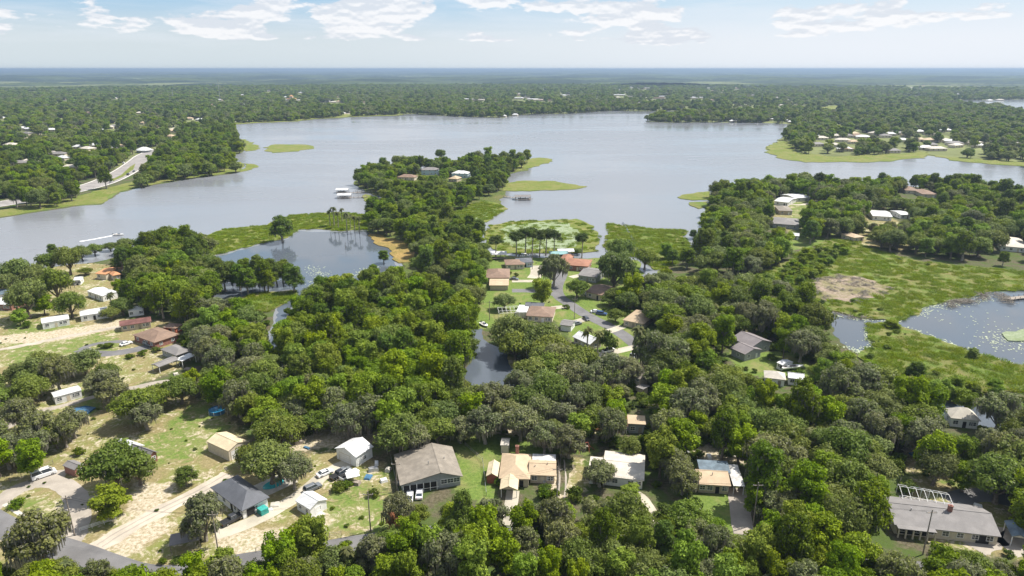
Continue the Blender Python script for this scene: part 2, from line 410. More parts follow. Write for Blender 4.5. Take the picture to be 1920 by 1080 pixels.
MARSH = [
 ('marsh_island','marsh',[(385,446),(420,431),(470,425),(500,424),(545,405),(600,400),(650,400),(695,402),(697,430),(640,434),(600,430),(560,431),(540,446),(505,453),(470,463),(430,472),(395,481),(380,474)]),
 ('marsh_island','marsh',[(493,277),(515,271),(560,271),(582,273),(589,279),(560,284),(510,287),(495,283)]),
 ('marsh_island','marsh',[(450,261),(468,265),(486,273),(480,282),(462,284),(452,276)]),
 ('marsh_island','marsh',[(457,307),(475,308),(472,318),(450,323)]),
 ('marsh_shore','marsh',[(935,320),(960,314),(985,300),(1012,296),(1036,299),(1030,304),(1000,313),(960,323),(945,323)]),
 ('marsh_shore','marsh',[(940,350),(970,340),(1040,340),(1101,350),(1080,355),(1020,357),(965,359),(942,358)]),
 ('marsh_shore','marsh',[(825,412),(870,388),(905,378),(940,385),(944,395),(922,411),(890,421),(850,426)]),
 ('marsh_bed','marsh',[(908,445),(920,423),(960,416),(1040,413),(1080,411),(1110,428),(1122,440),(1120,472),(1060,474),(990,476),(930,474),(912,458)]),
 ('marsh_bed','lush',[(1138,418),(1180,424),(1230,430),(1284,432),(1288,450),(1296,472),(1262,500),(1228,507),(1200,485),(1150,478),(1130,460),(1142,440)]),
 ('marsh_island','marsh',[(1278,366),(1330,359),(1340,376),(1300,376),(1276,373)]),
 ('marsh_island','lush',[(1292,380),(1328,378),(1335,388),(1310,392),(1294,386)]),
 ('marsh_shore','marsh',[(1441,272),(1465,261),(1482,270),(1495,286),(1560,294),(1700,288),(1740,285),(1735,297),(1650,303),(1510,305),(1460,297),(1439,284)]),
 ('marsh_shore','marsh',[(1740,290),(1800,296),(1920,305),(2000,312),(2000,322),(1920,312),(1840,306),(1780,301)]),
 ('marsh_island','lush',[(435,566),(470,553),(510,548),(552,545),(554,556),(530,572),(500,585),(470,582),(440,578)]),
 ('marsh_meadow','lush',[(1400,520),(1450,505),(1490,478),(1560,450),(1600,450),(1640,470),(1720,490),(1800,500),(1870,505),(1960,515),(1960,541),(1850,548),(1800,563),(1740,573),(1706,592),(1690,601),(1640,600),(1600,594),(1550,582),(1530,565),(1480,545)]),
 ('marsh_meadow','lush',[(1630,611),(1650,605),(1700,617),(1760,639),(1820,661),(1880,679),(1960,695),(2000,740),(1800,740),(1650,700),(1610,665),(1642,652),(1626,630)]),
 ('ochre_bank','ochre',[(690,436),(720,447),(748,452),(778,470),(772,492),(748,494),(736,472),(700,456)]),
 ('marsh_island','lily',[(1878,626),(1920,618),(1960,620),(1960,645),(1890,640)]),
 ('marsh_shore','marsh',[(685,365),(710,372),(740,384),(735,390),(700,388),(682,376)]),
]
LEFTSHORE = [(-200,428),(0,407),(44,400),(136,386),(190,382),(225,359),(296,344),(370,332),(430,325),(455,320),(453,304),(420,300),(400,312),(350,322),(290,333),(230,345),(170,362),(120,375),(40,388),(0,394),(-200,415)]
NORTHSHORE = [(425,235),(480,231),(558,228),(587,224),(676,219),(753,216),(753,211),(676,213),(600,216),(558,221),(480,224),(420,228),(340,238),(350,242)]
FIELD = [(1535,203),(1590,198),(1600,205),(1560,213),(1540,211)]

def st(o): o['kind'] = 'structure'; return o
# base terrain: a disc to the horizon, then the near ground with painted zones
me = bpy.data.meshes.new('terrain'); R0 = 60000
me.from_pydata([(R0*math.cos(t*math.pi/24), R0*math.sin(t*math.pi/24), -.25) for t in range(48)], [], [tuple(range(48))])
me.materials.append(M['terrain']); st(link('terrain', me))
# near ground grid with zones
YARD = [  # dry sandy yards (pixel polygons), weight channel R
 [(-200,620),(0,612),(120,602),(230,596),(330,605),(345,650),(340,690),(260,720),(180,760),(0,800),(-200,820)],
 [(-100,800),(120,700),(260,720),(360,745),(430,750),(450,800),(480,860),(560,850),(640,845),(720,870),(735,920),(735,985),(650,1020),(470,1050),(380,1075),(300,1100),(-100,1100)],
 [(-300,560),(0,520),(150,490),(220,500),(230,600),(0,660),(-300,700)],
 [(1040,860),(1090,850),(1110,900),(1070,950),(1040,940)],
 [(900,640),(1010,690),(1110,670),(1180,730),(1000,760)],
 [(1700,830),(1920,860),(1960,1060),(1700,1010)],
 [(1420,380),(1560,360),(1720,430),(1700,470),(1480,440)],
]
LAWN = [  # green lawns, channel G
 [(860,830),(930,840),(930,950),(860,935),(860,880)],
 [(725,800),(900,780),(1120,800),(1120,850),(900,860)],
 [(870,470),(1240,480),(1230,560),(1260,600),(1200,680),(1110,680),(1040,600),(880,620),(880,560)],
 [(1370,660),(1520,660),(1520,720),(1380,700)],
 [(1290,925),(1380,925),(1390,1010),(1290,1010)],
 [(640,870),(740,930),(730,1000),(560,1010),(480,1040),(410,1060),(400,1010),(560,980)],
 [(20,930),(60,920),(110,930),(118,965),(60,985),(20,960)],
 [(340,760),(400,740),(440,800),(380,870),(280,880),(230,850)],
 [(130,720),(210,700),(215,770),(130,790)],
 [(1560,900),(1920,880),(1920,960),(1720,900)],
 [(730,300),(900,300),(930,350),(760,350)],
 [(1470,330),(1560,330),(1600,450),(1480,470)],
 [(0,600),(120,600),(230,630),(240,660),(100,690),(0,690)],
 LEFTSHORE,
]
SANDZ = [ [(400,1000),(560,985),(640,960),(600,1010),(470,1045),(410,1050)], [(180,1010),(300,960),(330,985),(230,1055)], [(255,905),(330,905),(310,950),(220,1000)],
 [(-100,650),(110,640),(240,612),(230,600),(100,620),(-100,640)], [(480,800),(720,790),(720,830),(500,850)], [(880,720),(1120,800),(1120,830),(900,810)], [(1280,830),(1400,840),(1400,870),(1300,865)],
 [(1020,870),(1075,870),(1060,960),(1035,950)] ]
def gridmesh(name, xs, ys, z, mat):
    X, Y = np.meshgrid(xs, ys); nx, ny = len(xs), len(ys); n = nx*ny
    co = np.stack([X.ravel(), Y.ravel(), np.full(n, z)], 1).astype(np.float32)
    i = np.arange(ny-1)[:, None]*nx + np.arange(nx-1)[None, :]; q = np.stack([i, i+1, i+nx+1, i+nx], -1).reshape(-1, 4)
    me = bpy.data.meshes.new(name); me.vertices.add(n); me.vertices.foreach_set('co', co.ravel())
    me.loops.add(q.size); me.loops.foreach_set('vertex_index', q.ravel().astype(np.int32)); me.polygons.add(len(q))
    me.polygons.foreach_set('loop_start', np.arange(0, q.size, 4, dtype=np.int32)); me.update(calc_edges=True); me.materials.append(mat); return me, co
xs = np.arange(-620, 620.1, 2.5); ys = np.arange(60, 760.1, 2.5)
gm, gco = gridmesh('ground', xs, ys, 0.0, M['ground'])
zc = np.zeros((len(gco), 4), np.float32); zc[:, 3] = 1
for ch, polys in ((0, YARD), (1, LAWN), (2, SANDZ)):
    for p in polys:
        wp = GP(p); d = sdist(gco[:, 0], gco[:, 1], wp); zc[:, ch] = np.maximum(zc[:, ch], np.clip(.5+d/7.0, 0, 1))
zc[:, 0] *= 1-.55*zc[:, 1]
a_ = gm.color_attributes.new('zone', 'FLOAT_COLOR', 'POINT'); a_.data.foreach_set('color', zc.ravel())
st(link('ground', gm))

st(sheet('lake', GP(LAKE), .05, M['lake'], 1)); st(sheet('pond', GP(POND), .05, M['pond'], 2)); st(sheet('pond', GP(POND2), .05, M['pond'], 3))
st(sheet('canal', GP(CANAL), .05, M['pond'], 4)); st(sheet('canal', GP(BROWN), .05, M['brownpond'], 5))
LAGOON = [(400,500),(398,484),(470,464),(540,448),(560,433),(640,436),(697,432),(720,450),(742,485),(745,500),(700,524),(640,533),(580,550),(552,573),(535,598),(530,620),(533,660),(528,700),(512,708),(502,680),(504,640),(516,600),(520,578),(556,556),(552,543),(510,546),(470,551),(432,566),(420,572),(402,560)]
st(sheet('lagoon', GP(LAGOON), .075, M['pond'], 9))
st(sheet('lake', GP(FARL1), .3, M['lake'], 6)); st(sheet('lake', GP(FARL2), .3, M['lake'], 7))
st(sheet('peninsula_ground', GP(PENIN), .30, M['islandsoil'], 8, thick=.4))
for i, (nm, mt, p) in enumerate(MARSH): st(sheet(nm, GP(p), .34+.006*i, M[mt], 20+i, thick=.5, amp=.5))
st(sheet('dead_reed_bed', GP([(1512,532),(1535,527),(1550,519),(1580,523),(1602,519),(1640,528),(1652,536),(1678,541),(1650,549),(1641,560),(1610,559),(1596,570),(1570,563),(1548,567),(1541,553),(1522,549),(1530,540)]), .55, M['dead'], 60, amp=.9))
st(sheet('lily_bed', GP([(935,432),(965,421),(1040,416),(1068,420),(1085,436),(1090,455),(1078,464),(1040,467),(970,466),(940,456)]), .46, M['lily'], 61, amp=.6))
st(sheet('lily_bed', GP([(1020,430),(900,402),(935,392),(930,400),(905,412),(880,418)][1:]), .47, M['lily'], 62, amp=.6))
st(sheet('shore_grass', GP(LEFTSHORE), .12, M['marsh'], 63)); st(sheet('shore_grass', GP(NORTHSHORE), .4, M['marsh'], 64)); st(sheet('field', GP(FIELD), 3.0, M['reed'] if False else M['marsh'], 65, thick=3))
ribbon('marsh_channel', [(1168,418),(1178,436),(1190,456),(1198,474)], 1.3, .62, M['pond'], jit=.3)

# roads, lanes, tracks
ribbon('road', [(-80,935),(0,985),(60,1012),(140,1035),(210,1062),(270,1080),(340,1078),(430,1058),(560,1040),(680,1018),(820,998),(1000,1006),(1200,1020),(1450,1035),(1700,1065),(1960,1110)], 6.5, .030, M['asphalt'])
ribbon('driveway', [(-20,955),(30,918),(75,902),(115,905),(140,925),(148,960),(140,1000),(125,1030)], 5.5, .022, M['drive'], jit=.12, seed=1)
ribbon('driveway', [(70,905),(95,892),(125,888)], 5, .026, M['drive'], jit=.12, seed=1)
ribbon('path', [(8,945),(35,962),(68,982)], 1.2, .034, M['concrete'])
ribbon('sand_track', [(150,1042),(185,1025),(250,985),(320,948),(380,920),(430,890)], 5.2, .028, M['sand'], jit=.15, seed=2)
ribbon('lane', [(405,1003),(460,985),(520,955),(575,920),(608,888),(650,868),(680,862)], 4.2, .033, M['lane'], jit=.06, seed=3)
ribbon('sand_track', [(-60,668),(0,655),(60,645),(95,637),(130,630),(160,625),(190,618),(250,610)], 3.2, .020, M['sand'], jit=.35, seed=4)
ribbon('sand_track', [(-40,830),(60,775),(150,752),(200,738),(240,728),(330,712),(400,700)], 3.0, .021, M['drive'], jit=.35, seed=5)
ribbon('driveway', [(150,655),(180,664),(225,662),(270,652),(290,645)], 5.5, .024, M['asphalt'], jit=.1, seed=6)
ribbon('driveway', [(150,655),(175,645),(220,640),(245,642)], 3.0, .025, M['asphalt'], jit=.1, seed=6)
ribbon('driveway', [(950,985),(958,950),(962,920)], 3.4, .036, M['lane'], seed=7)
ribbon('driveway', [(1395,1003),(1388,960),(1380,915)], 5.0, .036, M['drive'], jit=.05, seed=8)
ribbon('driveway', [(1225,985),(1222,960),(1205,935),(1190,925)], 3.2, .037, M['lane'], jit=.05, seed=9)
ribbon('driveway', [(1820,1025),(1850,1010),(1880,1000),(1900,1020),(1930,1040)], 7, .037, M['drive'], jit=.1, seed=10)
ribbon('road', [(1240,700),(1196,648),(1150,615),(1100,592),(1068,570),(1045,555),(1043,535),(1055,515),(1050,505)], 6.2, .031, M['asphalt'])
ribbon('road', [(1048,553),(1000,545),(960,545)], 5.5, .0345, M['asphalt'])
ribbon('road', [(1005,498),(1008,512),(1000,522)], 7, .0345, M['lane'])
for s_, pp in enumerate([[(960,527),(1000,527)],[(1070,520),(1098,514),(1110,518)],[(1035,577),(1065,575)],[(1100,597),(1080,604),(1060,604)],[(1196,650),(1150,660),(1110,668)],[(1140,622),(1168,612)],[(1000,498),(960,503)],[(1260,720),(1300,705),(1330,690)],[(1000,610),(1040,615)]]):
    ribbon('driveway', pp, 4.2, .038, M['lane'], jit=.05, seed=20+s_)
ribbon('road', [(1780,940),(1830,925),(1880,935),(1960,955)], 6, .031, M['asphalt'])
ribbon('driveway', [(1460,378),(1490,385),(1520,382),(1545,374)], 4, .035, M['lane'])
ribbon('highway', [(-200,412),(0,383),(60,373),(140,357),(190,344),(232,324),(258,306),(278,288),(330,272),(380,262)], 27, .20, M['asphaltpale'])
ribbon('highway', [(300,250),(350,236),(420,229),(520,222),(600,216),(690,212)], 22, .5, M['lane'])
for nm, o_ in (('lane_marking', 12.2), ('lane_marking', -12.2)):
    ribbon(nm, [(-200,412),(0,383),(60,373),(140,357),(190,344),(232,324),(258,306),(278,288),(330,272),(380,262)], .8, .23, M['paint'], off=o_)
st(sheet('grass_median', GP([(208,338),(228,328),(244,313),(254,307),(250,318),(232,331),(212,340)]), .30, M['marsh'], 66, wob=False, thick=.15))
st(sheet('bare_ground', GP([(290,303),(300,296),(330,292),(335,297),(300,306)]), .1, M['sand'], 67))
for pp in ([(1045,850),(1070,858),(1062,930),(1045,925)],):
    st(sheet('bare_ground', GP(pp), .012, M['ground'], 68))
for pp in ([(186,1024),(215,1005),(250,985),(320,948),(380,920),(430,890)], [(-60,668),(0,655),(60,645),(95,637),(130,630),(160,625),(190,618),(250,610)], [(-40,830),(60,775),(150,752),(200,738),(240,728),(330,712),(400,700)], [(1052,862),(1056,900),(1050,950)]):
    for of_ in (-.85, .85): ribbon('tyre_rut', pp, .42, .040, M['drive'], off=of_, jit=.5, seed=3)
# patios
PATIO = []

# ================================================================== BUILDINGS
KEEP = []        # pixel polygons that stay in view (trees in front keep clear)
FOOT = []        # world footprints
def gable(mb, mw, x0, x1, y0, y1, ze, rise, rt, frac=.5, ov=.5, th=.18):
    """adds roof plates to mb and gable triangles to mw"""
    X0, X1, Y0, Y1 = x0-ov, x1+ov, y0-ov, y1+ov
    if rt == 'gx':
        ym = y0+(y1-y0)*frac; zr = ze+rise; k = rise/max(.1, (ym-y0)); zb = ze-k*ov*.9
        k2 = rise/max(.1, (y1-ym)); zb2 = ze-k2*ov*.9
        mb.slab([(X0,Y0,zb+th),(X1,Y0,zb+th),(X1,ym,zr+th),(X0,ym,zr+th)], th)
        mb.slab([(X0,ym+.004,zr+th),(X1,ym+.004,zr+th),(X1,Y1,zb2+th),(X0,Y1,zb2+th)], th)
        for x, s in ((x0, -1), (x1, 1)):
            mw.add([(x,y0,ze),(x,y1,ze),(x,ym,zr-.02)], [(0,1,2) if s > 0 else (0,2,1)])
        mb.box(X0, X1, ym-.12, ym+.12, zr+th-.03, zr+th+.06)
    elif rt == 'gy':
        xm = x0+(x1-x0)*frac; zr = ze+rise; zb = ze-rise/max(.1, xm-x0)*ov*.9; zb2 = ze-rise/max(.1, x1-xm)*ov*.9
        mb.slab([(X0,Y0,zb+th),(xm,Y0,zr+th),(xm,Y1,zr+th),(X0,Y1,zb+th)], th)
        mb.slab([(xm+.004,Y0,zr+th),(X1,Y0,zb2+th),(X1,Y1,zb2+th),(xm+.004,Y1,zr+th)], th)
        for y, s in ((y0, -1), (y1, 1)):
            mw.add([(x0,y,ze),(x1,y,ze),(xm,y,zr-.02)], [(0,1,2) if s < 0 else (0,2,1)])
        mb.box(xm-.12, xm+.12, Y0, Y1, zr+th-.03, zr+th+.06)
    elif rt == 'hip':
        L_, W_ = X1-X0, Y1-Y0; ins = min(L_, W_)/2*.98; zr = ze+rise; e = ze-.12
        if L_ >= W_: a, b = (X0+ins, (Y0+Y1)/2, zr+th), (X1-ins, (Y0+Y1)/2, zr+th)
        else: a, b = ((X0+X1)/2, Y0+ins, zr+th), ((X0+X1)/2, Y1-ins, zr+th)
        c = [(X0,Y0,e+th),(X1,Y0,e+th),(X1,Y1,e+th),(X0,Y1,e+th)]; d = [(p[0],p[1],p[2]-th) for p in c]
        v = c+[a, b]+d
        if L_ >= W_: f = [(0,1,5,4),(1,2,5),(2,3,4,5),(3,0,4)]
        else: f = [(0,1,4),(1,2,5,4),(2,3,5),(3,0,4,5)]
        mb.add(v, f+[(0,6,7,1),(1,7,8,2),(2,8,9,3),(3,9,6,0),(9,8,7,6)])
    elif rt == 'flat':
        mb.slab([(X0,Y0,ze+th),(X1,Y0,ze+th),(X1,Y1,ze+rise+th),(X0,Y1,ze+rise+th)], th)
def window(parent, x, z, wd, hg, place, frame='white', nm='window'):
    """place(u, depth, z) maps wall coordinates to local points"""
    def bx(mb, u0, u1, z0, z1, d0, d1):
        p = [place(u, d, zz) for (u, d, zz) in ((u0,d0,z0),(u1,d0,z0),(u1,d1,z0),(u0,d1,z0),(u0,d0,z1),(u1,d0,z1),(u1,d1,z1),(u0,d1,z1))]
        mb.add(p, [(3,2,1,0),(4,5,6,7),(0,1,5,4),(1,2,6,5),(2,3,7,6),(3,0,4,7)])
    g = MB(); bx(g, x-wd/2, x+wd/2, z, z+hg, .0, .03); wo_ = g.build(nm, M['glass' if nm == 'window' else 'white'], parent)
    f = MB(); t = .12
    bx(f, x-wd/2-t, x+wd/2+t, z+hg, z+hg+t, 0, .07); bx(f, x-wd/2-t, x+wd/2+t, z-t, z, 0, .09)
    bx(f, x-wd/2-t, x-wd/2, z, z+hg, 0, .07); bx(f, x+wd/2, x+wd/2+t, z, z+hg, 0, .07)
    if nm == 'window': bx(f, x-.03, x+.03, z, z+hg, .031, .06); bx(f, x-wd/2, x+wd/2, z+hg/2-.03, z+hg/2+.03, .031, .058)
    else:
        for q in range(1, 4): bx(f, x-wd/2, x+wd/2, z+hg*q/4-.03, z+hg*q/4+.03, .031, .05)
    fo = f.build('frame', M[frame], wo_); return wo_
def house(name, label, blocks, wall='cream', cat='house', group=None, extras=None, far=False, frame='white', keep=True):
    """blocks: dicts p0,p1 front eave ends (px), p2 a back eave point, z eave height, rt roof type, rise, roof material"""
    b0 = blocks[0]; z0 = b0.get('z', 2.7)
    a = Vector(G(*b0['p0'], z0)); b = Vector(G(*b0['p1'], z0)); d = (b-a).normalized(); yaw = math.atan2(d.y, d.x)
    mid = (a+b)/2; root = empty(name, (mid.x, mid.y, b0.get('g', 0.0)), yaw); tag(root, label, cat, group)
    c, s = math.cos(yaw), math.sin(yaw); gz = b0.get('g', 0.0)
    def loc(p, z):
        q = Vector(G(*p, z+gz))-mid; return (q.x*c+q.y*s, -q.x*s+q.y*c)
    for k, B in enumerate(blocks):
        ze = B.get('z', 2.7); rise = B.get('rise', 1.2); rt = B.get('rt', 'gx'); rm = M[B.get('roof', 'roofgrey')]; wm = M[B.get('wall', wall)]
        if 'rect' in B: x0, x1, y0, y1 = B['rect']
        else:
            q0, q1, q2 = loc(B['p0'], ze), loc(B['p1'], ze), loc(B['p2'], ze)
            x0, x1 = sorted((q0[0], q1[0])); y0 = (q0[1]+q1[1])/2; y1 = q2[1]
            if y1 < y0: y0, y1 = y1, y0
            if 'W' in B: y1 = y0+B['W']
            ov = B.get('ov', .45); x0 += ov; x1 -= ov; y0 += ov; y1 -= ov
            if y1-y0 < 2: y1 = y0+2
            if x1-x0 < 1.6: x1 = x0+1.6
        B['r'] = (x0, x1, y0, y1)
        def W2(x, y): return (mid.x+x*c-y*s, mid.y+x*s+y*c)
        FOOT.append([W2(x0-.5,y0-.5), W2(x1+.5,y0-.5), W2(x1+.5,y1+.5), W2(x0-.5,y1+.5)])
        if keep:
            cs = [W2(x0,y0), W2(x1,y0), W2(x1,y1), W2(x0,y1)]
            pts = [proj(*q, ze+gz) for q in cs]+[proj(*q, gz+.8) for q in cs]
            KEEP.append((pts, min(q[1] for q in cs)))
        mb, mw = MB(), MB()
        if B.get('open'):                         # carport: posts only
            nx = max(2, int((x1-x0)/3.2)+1)
            for yy in (y0+.15, y1-.15):
                for i in range(nx):
                    px = x0+.15+(x1-x0-.3)*i/(nx-1); p_ = MB().box(px-.08,px+.08,yy-.08,yy+.08,0,ze-.05); p_.build('post', M['white'], root)
            mw2 = None
        else:
            mw.add([(x0,y0,-.1),(x1,y0,-.1),(x1,y1,-.1),(x0,y1,-.1),(x0,y0,ze),(x1,y0,ze),(x1,y1,ze),(x0,y1,ze)], [(0,1,5,4),(1,2,6,5),(2,3,7,6),(3,0,4,7),(4,5,6,7)])
        gable(mb, mw, x0, x1, y0, y1, ze, rise, rt, B.get('frac', .5), B.get('ov', .45))
        if B.get('open') and mw.v:
            h_ = len(mw.f)
            for q in range(h_):
                t_ = MB(); t_.add([mw.v[i] for i in mw.f[q]], [tuple(range(len(mw.f[q])))]); t_.build('gable_end', wm, root)
        elif mw.v: mw.build('wall', wm, root)
        ro = mb.build('roof', rm, root)
        if B.get('rooflabel'): ro['label'] = B['rooflabel']
        if not B.get('open') and not B.get('blank'):
            fr = lambda u, dd, zz, x0=x0, y0=y0: (x0+u, y0-dd, zz)
            rg = lambda u, dd, zz, x1=x1, y0=y0: (x1+dd, y0+u, zz)
            lf = lambda u, dd, zz, x0=x0, y0=y0: (x0-dd, y0+u, zz)
            nw = B.get('win', 2 if far else max(1, int((x1-x0)/3.4))); door = B.get('door', not far); gar = B.get('garage', 0)
            Lx, Ly = x1-x0, y1-y0; us = Lx-(gar or 0)
            for fl in range(B.get('floors', 1)):
                zb = 1.0+2.8*fl
                for i in range(nw):
                    u = us*(i+.5)/nw
                    if door and fl == 0 and i == nw//2:
                        dd = MB(); p = [fr(u-.5,.05,0),fr(u+.5,.05,0),fr(u+.5,.05,2.05),fr(u-.5,.05,2.05),fr(u-.5,0,0),fr(u+.5,0,0),fr(u+.5,0,2.05),fr(u-.5,0,2.05)]
                        dd.add(p, [(0,1,2,3),(1,5,6,2),(4,0,3,7),(3,2,6,7)]); do = dd.build('door', M[B.get('doorm', ('white','wood','dark','cream')[len(FOOT) % 4])], root)
                        if u+1.5 < us-.8: window(root, u+1.7, zb, .9, 1.1, fr, frame)
                    else: window(root, u, zb, B.get('ww', 1.3), B.get('wh', 1.15), fr, frame)
                if not far:
                    for fn in (rg, lf):
                        for i in range(max(1, int(Ly/4.5))): window(root, Ly*(i+.5)/max(1, int(Ly/4.5)), zb, 1.1, 1.0, fn, frame)
            if gar: window(root, Lx-gar/2, .05, gar-.9, 2.2, fr, 'white', 'garage_door')
    if extras: extras(root, blocks, loc)
    return root
def chimney(root, x, y, z0, z1, mat='brick'):
    m = MB().box(x-.45,x+.45,y-.35,y+.35,z0,z1); m.box(x-.52,x+.52,y-.42,y+.42,z1,z1+.12); m.box(x-.22,x+.22,y-.15,y+.15,z1+.12,z1+.3); m.build('chimney', M[mat], root)
def vents(root, pts):
    for x, y, z in pts: MB().tube((x,y,z-.6),(x,y,z+.35),.12,.12,6).build('roof_vent', M['metal'], root)
B = dict

# --- nearest row
def ex_gray(root, bl, loc):
    x0, x1, y0, y1 = bl[0]['r']; L_ = x1-x0
    fr = lambda u, d, z: (x0+u, y0-d, z)
    for i in range(3): window(root, L_*.66+ (i+.5)*L_*.33/3, 1.3, 1.5, 1.2, fr)
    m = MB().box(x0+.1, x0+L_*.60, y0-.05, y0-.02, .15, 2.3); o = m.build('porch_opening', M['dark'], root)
    for i in range(6):
        xx = x0+.2+i*L_*.6/5.2; MB().box(xx-.09, xx+.09, y0-.28, y0-.1, 0, 2.6).build('porch_post', M['white'], root)
    MB().box(x0+L_*.34, x0+L_*.62, y0-.24, y0-.18, .75, .85).build('railing', M['white'], root)
    vents(root, [(x0+L_*.5, y0+5, 5.2), (x0+L_*.8, y0+7, 4.6)])
    MB().box(x0-1.2, x0-.5, y0+4, y0+4.8, 0, .9).build('air_conditioner', M['metal'], root)
house('gray_house', 'large gray gabled house with three white framed windows and broad brownish roof', [
  B(p0=(750,911), p1=(868,893), p2=(849,837), z=3.0, rt='gy', frac=.66, rise=1.9, roof='roofgreybrown', win=0, ov=.6)], 'greywall', extras=ex_gray)
def ex_beige(root, bl, loc):
    x0, x1, y0, y1 = bl[0]['r']; chimney(root, x0+3.8, y1+.3, 0, 5.2)
    a0, a1, c0, c1 = bl[1]['r']; vents(root, [(a0+4.5, c0+3, 4.1), (a0+1.2, c0+2.2, 3.8)])
    MB().box(a1-3, a1-2.2, c0-.9, c0-.1, 0, .9).build('air_conditioner', M['metal'], root)
house('beige_house', 'beige house with tan hipped roof, brick chimney and tan metal carport in front', [
  B(p0=(935,897), p1=(994,899), p2=(945,850), z=2.7, rt='hip', rise=1.7, roof='rooftan', win=2),
  B(p0=(991,891), p1=(1043,892), p2=(1042,863), z=2.7, rt='gx', rise=1.2, roof='rooftan', win=3),
  B(p0=(998,864), p1=(1042,864), p2=(1042,854), z=2.75, rt='flat', rise=.15, roof='roofpatch', blank=1, rooflabel='patchy white metal porch roof', ov=.2),
  B(p0=(937,918), p1=(971,919), p2=(970,895), z=2.5, rt='gy', rise=.9, roof='roofbeige', open=1, ov=.2, rooflabel='tan metal carport roof')], 'tanwall', extras=ex_beige)
house('garden_shed', 'red wooden shed with tan metal roof beside the beige house', [B(p0=(911,893), p1=(933,894), p2=(937,868), z=2.3, rt='gy', rise=.8, roof='roofbeige', win=0, door=1, ov=.2)], 'redwood', cat='shed')
house('garden_shed', 'small tall white shed under trees behind the beige house', [B(p0=(938,835), p1=(954,836), p2=(959,822), z=2.6, rt='gx', rise=.8, roof='roofcream', win=0, door=0, ov=.2)], 'cream', cat='shed')
house('white_roofed_house', 'wide house with low cream white roof half behind a grey tree', [
  B(p0=(1128,893), p1=(1208,902), p2=(1208,853), z=2.8, rt='gx', rise=.9, roof='roofcream', win=5),
  B(p0=(1101,893), p1=(1130,894), p2=(1130,860), z=2.6, rt='flat', rise=.2, roof='roofcream', win=1)], 'white')
def ex_h4(root, bl, loc):
    x0, x1, y0, y1 = bl[0]['r']; L_ = x1-x0
    vents(root, [(x0+L_*.5, y0+3, 4)])
house('tan_house', 'tan house with brown front roof slope and blue grey rear roof, carport at its right', [
  B(p0=(1308,908), p1=(1371,912), p2=(1370,886), z=2.7, rt='gx', rise=1.0, frac=.82, roof='rooftan', win=4),
  B(p0=(1312,885), p1=(1370,887), p2=(1369,868), z=2.9, rt='flat', rise=.3, roof='roofsolar', blank=1, ov=.2, rooflabel='blue grey rear roof'),
  B(p0=(1375,912), p1=(1397,913), p2=(1390,874), z=2.6, rt='flat', rise=.2, roof='roofpatch', open=1, ov=.1, rooflabel='mottled flat carport roof')], 'tanwall', extras=ex_h4)
def ex_long(root, bl, loc):
    x0, x1, y0, y1 = bl[0]['r']; L_ = x1-x0; ym = (y0+y1)/2
    chimney(root, x0+L_*.60, ym-.5, 3.5, 6.0); vents(root, [(x0+L_*.53, ym-1.2, 4.7), (x0+L_*.2, ym-1.5, 4.5)])
    for i in range(6):
        xx = x0+.4+i*L_*.36/5; MB().box(xx-.16, xx+.16, y0-1.5, y0-1.2, 0, 2.65).build('porch_column', M['cream'], root)
    MB().box(x0, x0+L_*.38, y0-1.8, y0-.35, 2.62, 2.78).build('porch_roof', M['roofgrey'], root)
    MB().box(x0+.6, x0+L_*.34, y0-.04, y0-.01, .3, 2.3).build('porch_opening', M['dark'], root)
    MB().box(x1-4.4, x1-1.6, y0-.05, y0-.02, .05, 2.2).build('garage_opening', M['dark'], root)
house('ranch_house', 'long low ranch house with grey shingle roof and a screened pool behind', [
  B(p0=(1677,984), p1=(1878,1007), p2=(1857,972), z=2.7, W=12.0, rt='gx', rise=1.9, roof='roofgrey', win=7, door=0)], 'cream', extras=ex_long)
house('pool_patio_roof', 'flat white patio roof behind the long ranch house', [B(p0=(1772,960), p1=(1816,966), p2=(1817,950), z=2.5, rt='flat', rise=.1, roof='roofwhite', open=1, ov=.1)], cat='patio roof')
house('carport', 'grey roofed carport at the right edge by the ranch house', [B(p0=(1897,1006), p1=(1928,1012), p2=(1920,984), z=2.5, rt='gy', rise=.7, roof='roofsolar', open=1, ov=.1)], cat='carport')
def ex_barn(root, bl, loc):
    x0, x1, y0, y1 = bl[0]['r']
    window(root, (y1-y0)*.35, .05, 3.0, 2.7, lambda u, d, z: (x1+d, y0+u, z), 'cream', 'garage_door')
    for i in range(9):
        xx = x0+(x1-x0)*(i+.5)/9; MB().box(xx-.05, xx+.05, y0-.06, y0+.01, 0, 3.1).build('wall_rib', M['cream'], root)
house('barn', 'cream metal barn alone on the dry lawn with stained beige roof', [B(p0=(387,828), p1=(428,847), p2=(464,827), z=3.2, rt='gx', rise=1.1, roof='roofbeige', win=0, door=0, ov=.15)], 'cream', cat='barn', extras=ex_barn)
def ex_gar(root, bl, loc):
    x0, x1, y0, y1 = bl[0]['r']
    window(root, (x1-x0)*.42, .05, 4.2, 2.5, lambda u, d, z: (x0+u, y0-d, z), 'cream', 'garage_door')
    window(root, (y1-y0)*.15, .1, .9, 2.0, lambda u, d, z: (x1+d, y0+u, z), 'white', 'garage_door')
house('garage', 'white detached garage with white metal roof beside the parked cars', [B(p0=(627,841), p1=(667,858), p2=(712,842), z=3.3, rt='gy', rise=1.5, roof='roofwhite', win=0, door=0, ov=.35)], 'white', cat='garage', extras=ex_gar)
